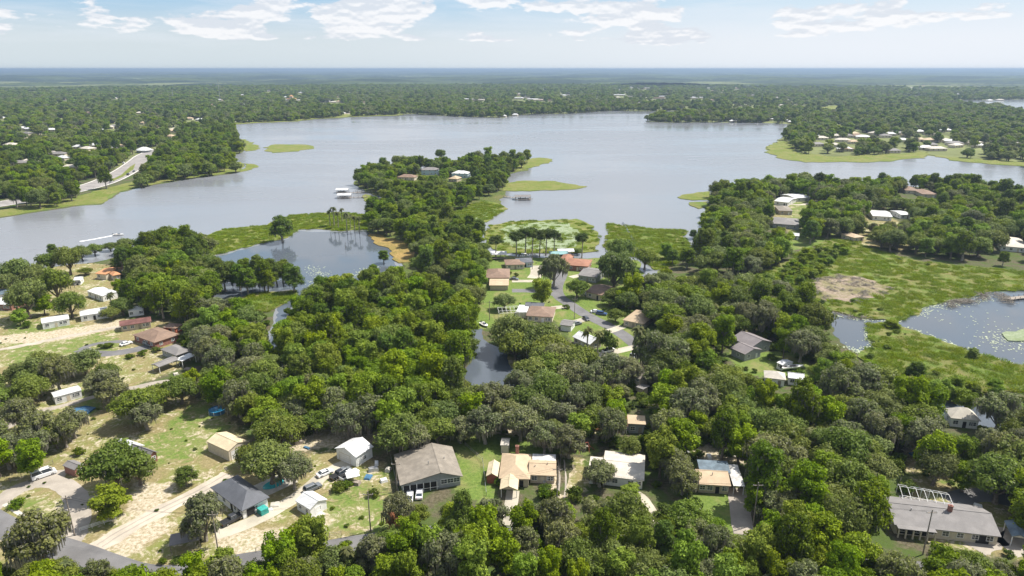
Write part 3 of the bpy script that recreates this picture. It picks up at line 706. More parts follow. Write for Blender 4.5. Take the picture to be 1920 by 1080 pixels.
def ex_dark(root, bl, loc):
    x0, x1, y0, y1 = bl[0]['r']
    MB().box(x1+.05, x1+.12, y0+1.0, y0+3.0, .2, 2.2).build('dark_door', M['dark'], root)
    MB().box(x1+.3, x1+2.4, y1-3.2, y1-1.2, 0, 1.5).build('storage_bin', M['teal'], root)
house('dark_roofed_house', 'white house with dark hipped roof below the lane, pool patio behind', [
  B(p0=(394,914), p1=(453,959), p2=(498,927), z=2.7, rt='hip', rise=2.2, roof='roofdark', win=4)], 'white', extras=ex_dark)
def ex_shed(root, bl, loc):
    x0, x1, y0, y1 = bl[0]['r']
    MB().box(x1, x1+1.8, y0+.8, y1-1.5, 0, .12).build('concrete_pad', M['concrete'], root)
    MB().box(x1+.01, x1+.05, y0+1.3, y1-2.0, .1, 2.1).build('door', M['white'], root)
house('white_shed', 'small white workshop with white metal roof on the rough lawn', [B(p0=(553,939), p1=(581,956), p2=(613,936), z=2.6, rt='gx', rise=1.0, roof='roofwhite', win=2, door=0, ov=.25, ww=.8, wh=.9)], 'white', cat='workshop', extras=ex_shed)
house('brick_house', 'brown brick house with grey roof and white metal rear roof, behind a big oak', [
  B(p0=(240,843), p1=(279,857), p2=(295,846), z=2.8, rt='gx', rise=.9, roof='roofgrey', win=2),
  B(p0=(215,832), p1=(249,846), p2=(270,834), z=2.9, rt='gx', rise=.7, roof='roofwhite', win=1)], 'brick')
house('garden_shed', 'small grey roofed shed beside the white van', [B(p0=(117,873), p1=(139,882), p2=(147,866), z=2.4, rt='gx', rise=.6, roof='roofgrey', win=0, ov=.2)], 'brick', cat='shed')
house('trailer_home', 'white roofed trailer home between oaks at the left', [B(p0=(101,746), p1=(153,732), p2=(146,723), z=2.6, rt='gx', rise=.4, roof='roofwhite', win=3, ov=.15)], 'white', cat='trailer')
house('brick_house', 'red brick house with brown hipped roof and white sedan beside it', [B(p0=(248,628), p1=(289,643), p2=(334,626), z=2.8, rt='hip', rise=2.0, roof='roofbrown', win=3)], 'brick')
house('tan_house', 'long tan house with rusty maroon roof behind the brown hipped roof', [B(p0=(224,612), p1=(284,603), p2=(281,594), z=2.7, rt='gx', rise=1.0, roof='roofrust', win=4)], 'tanwall')
house('back_building', 'small brown roofed outbuilding right of the maroon roofed house', [B(p0=(303,614), p1=(329,616), p2=(322,606), z=2.6, rt='hip', rise=.7, roof='roofbrown', win=1)], 'redwood', cat='outbuilding')
house('grey_roofed_house', 'grey roofed house beside the wood, below the brick house', [B(p0=(300,655), p1=(330,667), p2=(347,652), z=2.7, rt='hip', rise=1.0, roof='roofgrey', win=2)], 'greywall')
house('carport', 'long grey carport with sloping roof below the grey roofed house', [B(p0=(283,684), p1=(298,689), p2=(331,672), z=2.5, rt='gy', rise=.5, roof='roofgrey', open=1, ov=.1)], cat='carport')
house('striped_shelter', 'white striped metal awning beside the wood', [B(p0=(328,674), p1=(341,678), p2=(354,663), z=2.5, rt='flat', rise=.2, roof='roofwhite', open=1, ov=.1)], cat='awning')
for lab, p0, p1, p2, rf in (('white mobile home with peaked roof at the left end of the grove',(150,593),(202,585),(196,576),'roofwhite'),
    ('white roofed mobile home partly under oaks',(78,607),(130,598),(125,589),'roofwhite'), ('pale teal mobile home under the tall trees',(240,584),(269,580),(266,573),'roofwhite'),
    ('white roofed mobile home nearest the orange roofs',(163,546),(192,556),(201,541),'roofwhite'), ('small white roofed building with a tank by the lakeside oaks',(137,526),(150,525),(149,519),'roofwhite')):
    house('mobile_home', lab, [B(p0=p0, p1=p1, p2=p2, z=2.7, rt='gx', rise=.7, roof=rf, win=3, ov=.15)], 'white', cat='mobile home', group='mobile homes near the lake')
house('orange_roofed_house', 'house with two orange tile roofs by the lake at left', [B(p0=(178,513), p1=(198,515), p2=(200,499), z=3.0, rt='gx', rise=1.0, roof='rooforange', win=2)], 'cream')
house('orange_roofed_house', 'orange roofed outbuilding under the trees near the lake', [B(p0=(211,517), p1=(227,514), p2=(228,503), z=2.8, rt='hip', rise=1.0, roof='rooforange', win=1)], 'cream')
house('tan_house', 'tan walled house with white roof cut by the left edge', [B(p0=(-22,570), p1=(20,572), p2=(22,557), z=2.8, rt='gx', rise=.8, roof='roofwhite', win=3)], 'brick')
house('blue_roofed_building', 'building with blue grey roof behind oaks at the left edge', [B(p0=(-15,551), p1=(10,553), p2=(12,541), z=3, rt='gx', rise=.8, roof='roofsolar', win=2)], 'white', cat='building')

# --- canal street houses
house('red_tiled_house', 'house with red brown hipped roof by the boat canal', [B(p0=(1050,496), p1=(1103,500), p2=(1096,486), z=3, rt='hip', rise=1.6, roof='roofred', win=4), B(p0=(1046,490), p1=(1068,491), p2=(1072,478), z=3, rt='hip', rise=1.2, roof='roofred', win=1)], 'brick')
house('brown_roofed_house', 'low brown roofed house left of the cul de sac by the canal', [B(p0=(948,497), p1=(985,496), p2=(978,486), z=2.7, rt='hip', rise=1.2, roof='roofbrown', win=3)], 'cream')
house('blue_house', 'pale blue house with dark grey roof by the boat canal', [B(p0=(970,493), p1=(1001,492), p2=(996,483), z=2.8, rt='hip', rise=1.0, roof='roofdark', win=3)], 'bluewall')
house('brown_roofed_house', 'house with tall brown hipped roof above a low tan wing', [B(p0=(911,521), p1=(956,521), p2=(951,504), z=3.2, rt='hip', rise=1.8, roof='roofbrown', win=3), B(p0=(917,536), p1=(954,535), p2=(951,523), z=2.6, rt='gx', rise=.6, roof='rooftan', win=0, door=0)], 'tanwall')
house('grey_gabled_house', 'grey gabled house behind the dark oaks near the canal', [B(p0=(1083,516), p1=(1119,521), p2=(1116,503), z=3, rt='gx', rise=1.4, roof='roofgrey', win=3)], 'greywall')
house('brown_roofed_house', 'brown roofed house right of the street with cars in front', [B(p0=(1097,547), p1=(1128,554), p2=(1142,536), z=2.8, rt='gx', rise=1.3, roof='roofbrown', win=2), B(p0=(1122,544), p1=(1146,548), p2=(1146,538), z=2.7, rt='gx', rise=1, roof='roofgreybrown', win=1)], 'tanwall')
house('brown_roofed_house', 'brown roofed house in the street bend with a screened pool at its left', [B(p0=(986,592), p1=(1037,595), p2=(1029,575), z=2.8, rt='hip', rise=1.6, roof='roofbrown', win=4), B(p0=(983,576), p1=(1020,575), p2=(1018,568), z=2.8, rt='gx', rise=.9, roof='roofdark', win=0, door=0), B(p0=(968,584), p1=(987,587), p2=(985,573), z=2.6, rt='flat', rise=.1, roof='roofwhite', blank=1, ov=.1)], 'cream')
house('garage', 'grey roofed garage next to a parked truck below the brown roofed house', [B(p0=(1049,609), p1=(1072,612), p2=(1076,601), z=2.6, rt='gx', rise=.7, roof='roofgrey', win=0, garage=4)], 'white', cat='garage')
house('white_roofed_house', 'cream house with bright white roof left of the street', [B(p0=(1073,631), p1=(1106,646), p2=(1130,638), z=2.8, rt='gx', rise=1.5, roof='roofwhite', win=3)], 'cream')
house('tan_house', 'wide house with grey tan hipped roof right of the street', [B(p0=(1167,600), p1=(1207,608), p2=(1227,587), z=2.8, rt='hip', rise=1.7, roof='rooftan', win=3)], 'tanwall')
house('plum_roofed_house', 'grey house with two gables and plum grey roof beside a lawn', [
  B(p0=(1397,665), p1=(1430,656), p2=(1378,650), z=3.0, rt='gy', rise=1.3, roof='roofpurple', win=2, doorm='white'), B(p0=(1412,652), p1=(1446,640), p2=(1385,630), z=3.6, rt='gy', rise=1.7, roof='roofpurple', win=2, door=0)], 'greywall')
house('garden_shed', 'small white shed next to the boat trailer', [B(p0=(1456,680), p1=(1467,685), p2=(1480,676), z=2.2, rt='gx', rise=.5, roof='roofwhite', win=1, ov=.15, door=0)], 'white', cat='shed')
house('white_roofed_house', 'pale hipped roof house in the woods below the boat trailer', [B(p0=(1433,708), p1=(1474,713), p2=(1470,699), z=2.8, rt='hip', rise=1.5, roof='roofcream', win=2), B(p0=(1478,712), p1=(1508,708), p2=(1502,701), z=2.8, rt='gx', rise=.9, roof='roofwhite', win=2)], 'white')
house('tall_cream_house', 'narrow two storey cream house in a gap of the woods', [B(p0=(1187,706), p1=(1200,711), p2=(1213,700), z=5.0, rt='gx', rise=1.2, roof='roofgreybrown', win=1, floors=2), B(p0=(1192,726),p1=(1206,731),p2=(1212,722),z=2.6, rt='flat', rise=.1, roof='roofgrey', blank=1)], 'tanwall')
house('porch_house', 'house with white porch rail beside the brown pond', [B(p0=(1177,795), p1=(1211,797), p2=(1209,783), z=3.2, rt='flat', rise=.5, roof='rooftan', win=2)], 'greywall')
house('pale_roofed_house', 'pale roof peaking out of trees near the right pond edge', [B(p0=(1783,784), p1=(1840,790), p2=(1830,772), z=3, rt='hip', rise=2.4, roof='roofcream', win=3)], 'white')
house('white_house', 'large pale roofed white house at the right edge', [B(p0=(1876,461), p1=(1932,466), p2=(1930,448), z=3, rt='hip', rise=1.6, roof='roofcream', win=4)], 'white')
house('white_roofed_house', 'white metal roofed building among the far right trees', [B(p0=(1636,405), p1=(1674,407), p2=(1672,396), z=3, rt='gx', rise=1.2, roof='roofwhite', win=3)], 'white')
house('white_roofed_house', 'small white roofed building right of the larger white metal roof', [B(p0=(1689,403), p1=(1709,403), p2=(1708,395), z=3, rt='gx', rise=.8, roof='roofwhite', win=2)], 'white')
house('tan_house', 'tan roofed house at the edge of the green marsh meadow', [B(p0=(1602,446), p1=(1622,444), p2=(1622,434), z=3, rt='hip', rise=1.2, roof='rooftan', win=2)], 'cream')
house('brown_roofed_house', 'brown roofed house under the lakeside trees, left one of two', [B(p0=(1698,357), p1=(1726,358), p2=(1724,350), z=3, rt='hip', rise=1.2, roof='roofbrown', win=2)], 'cream')
house('brown_roofed_house', 'brown roofed house under the lakeside trees, right one of two', [B(p0=(1729,364), p1=(1759,365), p2=(1756,356), z=3, rt='hip', rise=1.2, roof='roofbrown', win=2)], 'cream')
house('white_roofed_house', 'white roofed lake house near the tall lone pine', [B(p0=(1492,372), p1=(1520,370), p2=(1516,361), z=3, rt='gx', rise=1, roof='roofwhite', win=2)], 'white')
house('white_roofed_house', 'white roofed house among oaks left of the pale driveway', [B(p0=(1451,377), p1=(1478,380), p2=(1474,370), z=3, rt='gx', rise=1, roof='roofwhite', win=2)], 'white')
house('grey_roofed_house', 'grey roofed house between the lakeside oaks and the driveway', [B(p0=(1448,419), p1=(1500,423), p2=(1496,410), z=3, rt='hip', rise=1.5, roof='roofgrey', win=3)], 'greywall')
house('brown_roofed_house', 'small brown roofed house behind the lakeside oaks', [B(p0=(1460,395), p1=(1487,396), p2=(1484,387), z=3, rt='hip', rise=1.2, roof='roofgreybrown', win=2)], 'tanwall')
house('white_shed', 'small white building in the trees above the marsh meadow', [B(p0=(1486,442), p1=(1499,443), p2=(1497,437), z=2.5, rt='gx', rise=.6, roof='roofwhite', win=1)], 'white', cat='shed')
# peninsula
for lab, p0, p1, p2, rf, wl, zz, fl in (
    ('brown roofed house on the peninsula behind the left tree wall',(744,332),(777,333),(774,320),'roofbrown','cream',3,1),
    ('two storey pale blue house with grey hipped roof on the peninsula',(789,319),(822,319),(818,306),'roofgrey','bluewall',5,2),
    ('pale blue house with white roof on the peninsula',(846,325),(877,326),(873,314),'roofwhite','bluewall',4.5,2),
    ('tan roofed house in front of the pale blue one on the peninsula',(840,335),(857,336),(855,328),'rooftan','tanwall',3,1)):
    house('peninsula_house', lab, [B(p0=p0, p1=p1, p2=p2, z=zz, g=.3, W=11.5, rt='hip', rise=2.2, roof=rf, win=3, floors=fl)], wl, group='houses on the peninsula')

# --- far houses, each one small in the picture
far_list = []
def farrow(pts, lab, roofs, wd=(14,20)):
    for i, (px, py) in enumerate(pts): far_list.append((px, py, lab, roofs[i % len(roofs)], random.uniform(*wd)))
farrow([(1540,258),(1562,252),(1580,262),(1600,250),(1618,256),(1640,249),(1660,254),(1682,247),(1700,252),(1722,246),(1745,250),(1532,270),(1560,271),(1745,262),(1690,262),(1770,262),(1790,268),(1822,266),(1850,262),(1735,276),(1755,278)],
   'pale roofed villa in the estate beyond the inlet', ['roofcream','roofgrey','roofcream','rooftan','roofwhite'], (16,24))
farrow([(148,275),(165,278),(207,277),(222,274),(178,272),(21,271),(12,268),(160,250),(95,243),(205,238),(215,236),(110,217),(225,222),(300,214),(265,228),(330,218),(45,240),(60,300),(35,305)],
   'pale roofed house in the woods beyond the highway', ['roofwhite','roofcream','roofgrey','rooftan'])
farrow([(455,178),(560,188),(538,187),(600,190),(615,190),(625,191),(638,190),(400,196),(640,212),(650,210),(700,213),(355,222),(375,224),(222,182),(215,184),(120,186),(108,188),(240,196),(455,196)],
   'pale building in the forest beyond the far shore', ['roofwhite','roofcream','roofwhite','rooftan'])
farrow([(880,186),(900,187),(930,188),(970,184),(985,183),(1000,186),(1010,187),(1025,188),(1160,178),(1180,181),(1198,180),(1218,184),(1235,184),(1245,181),(1295,184),(1310,183),(1190,165),(1205,166),(1215,165),(1238,164),(1330,165),(1400,162),(1380,166),(1105,189),(1060,178)],
   'long pale commercial building far beyond the lake', ['roofwhite','roofcream','roofrust','roofwhite','roofgrey'], (26,50))
farrow([(1395,192),(1405,196),(1420,194),(1440,190),(1490,193),(1500,195),(1515,193),(1480,187),(1460,196),(1560,192),(1530,182),(1600,187),(1435,160),(1490,162)],
   'pale house in the trees behind the right peninsula', ['roofwhite','roofcream','rooftan'])
farrow([(942,217),(966,215),(1376,226),(1422,226),(1443,223),(1480,225),(1485,228),(1570,229),(1580,230)], 'white boathouse or lake home on the far shore', ['roofwhite'], (12,18))
rr_ = random.Random(21)
for (xa, xb, ya, yb, n_, lab_) in ((0,330,196,262,26,'pale roof among the trees of the far left woods'),(0,240,262,330,8,'pale roof among the trees beyond the highway curve'),(360,1150,166,192,20,'pale roof in the town beyond the far shore'),(1150,1500,160,198,22,'pale roof in the town behind the right peninsula'),(1500,1920,160,178,8,'pale roof in the distant woods at the right'),(1520,1800,236,262,12,'pale villa roof in the estate across the inlet'),(1560,1920,264,282,9,'pale roof on the wooded shore across the inlet')):
    farrow([(rr_.uniform(xa, xb), rr_.uniform(ya, yb)) for _ in range(n_)], lab_, ['roofwhite','roofcream','roofgrey','rooftan','roofbrown','roofwhite'], (11,20))
far_list += [(1855,188,'white house on the shore of the far right lake','roofwhite',22),(1875,187,'white house on the shore of the far right lake','roofcream',24),(1838,194,'white house on the shore of the far right lake','roofrust',16)]
_HW = [GP([(120,378),(150,338),(190,326),(222,306),(238,284),(262,284),(262,288),(300,288),(276,312),(262,330),(240,350),(200,366),(150,378)]), GP(LAKE), GP(FARL1), GP(FARL2)]
for i, (px, py, lab, rf, wd) in enumerate(far_list):
    X, Y = G(px, py, 3)
    if any(inpoly(X, Y, h_) for h_ in _HW) and 'lake' not in lab: continue
    root = empty('far_house', (X, Y, 0), random.uniform(-.5, .5)); tag(root, lab, 'building' if 'commercial' in lab else 'house', lab.replace('pale ', '')+'s' if False else lab)
    h = 4.2 if 'commercial' in lab else 3.2; dp = wd*random.uniform(.5, .7)
    mb, mw = MB(), MB(); mw.add([(-wd/2,-dp/2,0),(wd/2,-dp/2,0),(wd/2,dp/2,0),(-wd/2,dp/2,0),(-wd/2,-dp/2,h),(wd/2,-dp/2,h),(wd/2,dp/2,h),(-wd/2,dp/2,h)], [(0,1,5,4),(1,2,6,5),(2,3,7,6),(3,0,4,7)])
    gable(mb, mw, -wd/2, wd/2, -dp/2, dp/2, h, 1.0 if wd > 25 else 2.4, 'gx' if wd > 25 else 'hip'); mw.build('wall', M['cream'], root); mb.build('roof', M[rf], root)
    if Y < 1500:
        for q in (-.3, 0, .3): MB().box(wd*q-.7, wd*q+.7, -dp/2-.04, -dp/2-.005, 1.0, 2.4).build('window', M['glass'], root)
    pp = [proj(X+sx*wd*.42, Y+sy*dp*.42, h*.8) for sx, sy in ((-1,-1),(1,-1),(1,1),(-1,1))]; KEEP.append((pp, Y-5)); FOOT.append([(X+sx*wd*.6, Y+sy*dp*.6) for sx, sy in ((-1,-1),(1,-1),(1,1),(-1,1))])
# landmark: red roofed tower building, white domed tent roof, masts
X, Y = G(547, 190, 4); r_ = empty('hotel', (X, Y, 0)); tag(r_, 'tall building with red stepped roof in the forest beyond the lake', 'hotel')
m = MB().box(-14,14,-8,8,0,12); m.box(-5,5,-5,5,12,20); m.build('wall', M['cream'], r_); mb, mw = MB(), MB(); gable(mb, mw, -14,14,-8,8,12,4,'hip'); gable(mb, mw, -5,5,-5,5,20,4,'hip'); mb.build('roof', M['rooforange'], r_)
X, Y = G(270, 281, 3); r_ = empty('pavilion', (X, Y, 0)); tag(r_, 'white domed roof building beside the highway', 'pavilion')
MB().lathe([(9,0),(9,3)], 20).build('wall', M['greywall'], r_); MB().lathe([(10,2.9),(9.6,3.4),(7,5.0),(3.5,6.3),(.01,6.9)], 20).build('roof', M['roofwhite'], r_)
KEEP.append(([(258,272),(286,272),(286,284),(258,284)], Y-8))
for px, py, hh, lab in ((413,190,72,'tall lattice radio mast left of the red roofed building'), (325,186,34,'short radio mast at the left in the forest'), (985,188,28,'white water tower mast far beyond the lake'), (1428,190,26,'small white spire behind the right peninsula')):
    X, Y = G(px, py); m = MB()
    for i in range(3):
        a = i*2.094; m.tube((1.6*math.cos(a),1.6*math.sin(a),0),(.9*math.cos(a),.9*math.sin(a),hh),.25,.2,4)
    for q in range(0, int(hh), 6):
        for i in range(3):
            a, b = i*2.094, (i+1)*2.094; m.tube((1.5*math.cos(a),1.5*math.sin(a),q),(1.3*math.cos(b),1.3*math.sin(b),min(hh,q+6)),.1,.1,3)
    o = m.build('radio_mast', M['metal'], None); o.location = (X, Y, 0); tag(o, lab, 'mast')

# ================================================================== VEHICLES, BOATS, DOCKS, POOLS, POLES
def loft(mb, secs):
    """secs: list of loops (same length); closed ends"""
    n = len(secs[0]); v = [p for s_ in secs for p in s_]; f = []
    for k in range(len(secs)-1):
        for i in range(n): f.append((k*n+i, k*n+(i+1) % n, (k+1)*n+(i+1) % n, (k+1)*n+i))
    f += [tuple(range(n-1,-1,-1)), tuple(range((len(secs)-1)*n, len(secs)*n))]; mb.add(v, f)
_car = {}
def car_parts(kind):
    if kind in _car: return _car[kind]
    P = {'sedan': dict(L=4.7, W=1.82, belt=.92, top=1.42, prof=[(-2.35,.62),(-2.25,.85),(-1.5,.92),(1.0,.92),(2.1,.78),(2.35,.58)], cab=[(-1.75,.92),(-1.05,1.40),(.35,1.42),(1.15,.92)]),
         'suv': dict(L=4.8, W=1.92, belt=1.05, top=1.74, prof=[(-2.4,.7),(-2.35,1.02),(-1.5,1.05),(1.1,1.05),(2.2,.95),(2.4,.65)], cab=[(-2.3,1.04),(-2.0,1.70),(.45,1.74),(1.15,1.05)]),
         'pickup': dict(L=5.7, W=1.98, belt=1.10, top=1.82, prof=[(-2.85,.7),(-2.8,1.08),(-.7,1.10),(1.4,1.10),(2.7,1.02),(2.85,.65)], cab=[(-.75,1.09),(-.6,1.80),(.8,1.82),(1.5,1.10)]),
         'van': dict(L=5.8, W=2.05, belt=1.35, top=2.35, prof=[(-2.9,.6),(-2.88,1.33),(-1.5,1.35),(1.9,1.30),(2.7,1.05),(2.9,.65)], cab=[(-2.87,1.34),(-2.8,2.33),(1.3,2.35),(2.2,1.30)])}[kind]
    W = P['W']/2; body = MB(); zb = .28; secs = []
    for x, zt in P['prof']:
        t = .10 if zt < .75 else 0
        secs.append([(x,-W+t,zb),(x,W-t,zb),(x,W-t,zt-.14),(x,W-.10-t,zt),(x,-W+.10+t,zt),(x,-W+t,zt-.14)])
    loft(body, secs)
    c = P['cab']; tp = .17
    glass = MB(); gl = [(c[0][0],-W+.08,c[0][1]),(c[0][0],W-.08,c[0][1]),(c[3][0],W-.08,c[3][1]),(c[3][0],-W+.08,c[3][1]),
                        (c[1][0],-W+tp+.08,c[1][1]-.05),(c[1][0],W-tp-.08,c[1][1]-.05),(c[2][0],W-tp-.08,c[2][1]-.05),(c[2][0],-W+tp+.08,c[2][1]-.05)]
    glass.add(gl, [(0,1,5,4),(1,2,6,5),(2,3,7,6),(3,0,4,7),(4,5,6,7)])
    roof = MB(); x0, x1 = c[1][0]-.03, c[2][0]+.03; zr = c[2][1]
    roof.add([(x0,-W+tp+.05,zr-.06),(x1,-W+tp+.05,zr-.06),(x1,W-tp-.05,zr-.06),(x0,W-tp-.05,zr-.06),(x0+.15,-W+tp+.2,zr+.02),(x1-.15,-W+tp+.2,zr+.02),(x1-.15,W-tp-.2,zr+.02),(x0+.15,W-tp-.2,zr+.02)],
             [(0,1,5,4),(1,2,6,5),(2,3,7,6),(3,0,4,7),(4,5,6,7)])
    for sy in (-1, 1):        # pillars
        for (a, b) in ((c[0], c[1]), (c[3], c[2]), (((c[0][0]+c[3][0])/2, c[0][1]), ((c[1][0]+c[2][0])/2, c[1][1]))):
            roof.tube((a[0], sy*(W-.07), a[1]), (b[0], sy*(W-tp-.06), b[1]-.04), .045, .045, 4)
    wheels = []
    for x in (-P['L']*.30, P['L']*.31):
        for sy in (-1, 1): wheels.append((x, sy*(W-.08)))
    wh = MB(); wh.tube((0,-.12,0),(0,.12,0),.34,.34,12); hub = MB(); hub.tube((0,-.13,0),(0,.13,0),.19,.19,8)
    out = [body, glass, roof, wheels, wh, hub, P]
    if kind == 'pickup':
        bed = MB().box(-2.7, -.85, -W+.14, W-.14, 1.085, 1.115); out.append(bed)
    _car[kind] = out; return out
_carmesh = {}
def car(px, py, heading, kind, colour, label, z=.04, name='parked_car', cat='car', group='cars parked at the houses', scale=1.0):
    body, glass, roof, wheels, wh, hub, P = car_parts(kind)[:7]
    key = (kind, colour)
    if key not in _carmesh:
        d = dict(body=body.mesh('car_body', CAR[colour]), glass=glass.mesh('car_windows', M['glass']), roof=roof.mesh('car_roof', CAR[colour]), wh=wh.mesh('tyre', M['rubber']), hub=hub.mesh('hub', M['chrome']))
        hx = P['prof'][-1][0]; W = P['W']/2
        d['hl'] = MB().box(-.03,.06,-.18,.18,-.08,.08).mesh('headlight', M['lamp']); d['tl'] = MB().box(-.05,.03,-.12,.12,-.12,.12).mesh('tail_light', M['redlamp'])
        if kind == 'pickup': d['bed'] = car_parts(kind)[7].mesh('truck_bed', M['rubber'])
        _carmesh[key] = d
    d = _carmesh[key]; X, Y = G(px, py, .8); root = empty(name, (X, Y, z), heading); root.scale = (scale,)*3; tag(root, label, cat, group)
    link('body', d['body'], root); link('windows', d['glass'], root); link('roof', d['roof'], root)
    if 'bed' in d: link('truck_bed', d['bed'], root)
    for x, y in wheels:
        o = link('wheel', d['wh'], root, (x, y, .34)); link('rim', d['hub'], o)
    W = P['W']/2; hx, hz = P['prof'][-1][0], P['prof'][-1][1]
    for sy in (-1, 1):
        link('headlight', d['hl'], root, (hx-.03, sy*(W-.35), hz-.10)); link('tail_light', d['tl'], root, (P['prof'][0][0]+.02, sy*(W-.28), P['prof'][0][1]-.02))
    return root
def hd(p0, p1):
    a, b = Vector(G(*p0)), Vector(G(*p1)); d = b-a; return math.atan2(d.y, d.x)
lane = hd((620,893), (655,868))
car(82, 888, hd((62,893),(100,880)), 'van', 'white', 'white passenger van on the gravel drive at the left', name='parked_van', cat='van')
car(609, 885, hd((598,890),(622,880)), 'sedan', 'white', 'white sedan at the bend of the lane nearest the white garage door', group=None)
car(637, 888, hd((625,894),(650,882)), 'pickup', 'black', 'dark pickup second in the row beside the lane')
car(644, 883, hd((632,890),(657,877)), 'suv', 'grey', 'dark grey car squeezed in front of the white garage')
car(640, 893, 0, 'sedan', 'white', 'x') if False else None
car(655, 889, hd((642,895),(668,881)), 'pickup', 'white', 'white pickup parked beside the small white canopy')
car(617, 912+0, hd((605,918),(628,908)), 'suv', 'grey', 'dark grey suv alone on the lane above the white workshop') if False else car(586, 913, hd((575,918),(598,908)), 'suv', 'grey', 'dark grey suv alone on the lane above the white workshop')
car(768, 929, hd((767,935),(768,922)), 'sedan', 'white', 'left one of two white cars in front of the gray house')
car(786, 924, hd((785,930),(786,918)), 'sedan', 'white', 'right one of two white cars in front of the gray house')
car(435, 972, hd((424,978),(447,966)), 'pickup', 'black', 'black pickup in front of the dark roofed house')
car(236, 643, hd((228,646),(244,641)), 'sedan', 'white', 'white sedan on the drive beside the brick house')
car(277, 644, hd((268,641),(286,648)), 'suv', 'grey', 'dark car parked at the entrance of the brick house')
car(1583, 979, hd((1578,985),(1588,972)), 'sedan', 'silver', 'silver car in the dark gap of the woods left of the ranch house')
car(1081, 606, hd((1072,608),(1090,604)), 'suv', 'grey', 'dark suv on the drive right of the grey garage')
car(1099, 596, hd((1094,592),(1104,600)), 'sedan', 'black', 'black car at the street edge near the driveway mouth')
car(964, 522, hd((955,522),(972,523)), 'sedan', 'grey', 'dark grey car beside the tall brown hipped roof')
car(1110, 545, hd((1104,540),(1116,550)), 'sedan', 'white', 'white car in front of the brown roofed house right of the street')
car(1099, 550, hd((1092,546),(1104,554)), 'sedan', 'silver', 'silver car nearest the street by the brown roofed house')
car(1117, 583, hd((1110,583),(1125,583)), 'sedan', 'white', 'white car under oaks right of the street')
car(1128, 587, hd((1120,586),(1136,588)), 'suv', 'blue', 'blue car under oaks right of the street')
car(1141, 656, hd((1132,660),(1150,654)), 'pickup', 'white', 'white pickup on the drive below the bright white roof')
car(1193, 667, hd((1184,670),(1200,664)), 'van', 'white', 'white van at the side of the street end')
for i, (px, py, c_, k_) in enumerate([(251,321,'grey','sedan'),(240,327,'black','suv'),(208,341,'white','pickup'),(232,306,'white','suv')]):
    car(px, py, hd((232,325),(255,307)), k_, c_, ['grey car driving on the highway furthest up the curve','black car on the highway beside the grass median','white pickup at the lower end of the highway median','white car on the outer side of the highway curve'][i], z=.23, name='highway_car', group='cars on the highway', scale=1.15)

def hull(mb, L_, W, H_, z0=0.0):
    secs = []
    for i in range(9):
        t = i/8; x = -L_/2+L_*t; ww = W/2*(1 if t < .55 else max(.03, math.cos((t-.55)/.45*math.pi/2)**.7)); dz = .35*max(0, t-.5)
        secs.append([(x,-ww*.55,z0+dz*.6),(x,ww*.55,z0+dz*.6),(x,ww,z0+H_+dz*.5),(x,-ww,z0+H_+dz*.5)])
    loft(mb, secs)
def boat(px, py, rz, label, L_=6.5, z=.05, name='motor_boat', canopy=False, col='white', group=None):
    X, Y = G(px, py, z+.6); root = empty(name, (X, Y, z), rz); tag(root, label, 'boat', group); m = MB(); hull(m, L_, 2.3, .75); m.build('hull', M[col], root)
    MB().box(-L_*.42, L_*.2, -.75, .75, .755, .80).build('deck', M['wood'], root); MB().add([(L_*.12,-.8,.8),(L_*.12,.8,.8),(L_*.02,.7,1.35),(L_*.02,-.7,1.35)], [(0,1,2,3)]).build('windscreen', M['glass'], root)
    for yy in (-.45, .45): MB().box(-L_*.28,-L_*.18, yy-.25, yy+.25, .8, 1.25).build('seat', M['white'], root)
    MB().box(-L_*.56, -L_*.48, -.2, .2, .3, 1.3).build('outboard_motor', M['rubber'], root)
    if canopy:
        MB().box(-L_*.35, L_*.1, -1.0, 1.0, 2.1, 2.18).build('canopy', M['white'], root)
        p = MB()
        for x in (-L_*.33, L_*.08):
            for y in (-.95, .95): p.tube((x,y,.75),(x,y,2.1),.03,.03,4)
        p.build('canopy_frame', M['metal'], root)
    return root
boat(222, 439.5, math.radians(8), 'white speedboat racing on the lake with a long wake behind', 6.5, name='speedboat')
o = ribbon('wake', [(219,440.5),(205,443),(185,447),(150,453)], 1.8, .075, M['foam'], jit=.5, seed=3, kind='stuff'); o['label'] = 'white foam wake of the speedboat'
o['category'] = 'wake'
o = ribbon('wake', [(150,453),(100,463),(50,472),(0,480)], 1.0, .07, M['lake'], jit=.3, seed=3, kind='stuff'); o['label'] = 'fading ripple line of the wake on the lake'; o['category'] = 'wake'
boat(1486, 687, hd((1470,688),(1502,685)), 'large white boat on a trailer beside the small white shed', 9, z=.7, name='trailered_boat', canopy=False)
X, Y = G(1486, 689, .3); r_ = empty('boat_trailer', (X, Y, 0), hd((1470,688),(1502,685))); tag(r_, 'boat trailer under the white boat beside the shed', 'trailer')
MB().box(-4.2,4.8,-.9,-.75,.45,.6).box(-4.2,4.8,.75,.9,.45,.6).box(-1,-.8,-.75,.75,.45,.6).build('trailer_frame', M['metal'], r_)
for sx in (-1.4, -.5):
    for sy in (-1, 1): MB().tube((sx,sy*1.05-.1,.35),(sx,sy*1.05+.1,.35),.35,.35,10).build('wheel', M['rubber'], r_)
boat(908, 608, hd((900,604),(914,613)), 'small white boat pulled up on the lawn beside the canal', 5.5, z=.1, name='small_boat')
boat(985, 480, .1, 'white boat moored behind the blue house on the boat canal', 7, canopy=True); boat(1001, 478.5, .1, 'white boat moored left of the tall bare trunks on the boat canal', 6)
boat(1210, 770, .4, 'white boat among the trees beside the brown pond', 6) if False else None
boat(1219, 523, .9, 'small boat moored in the narrow canal behind the oaks', 5)
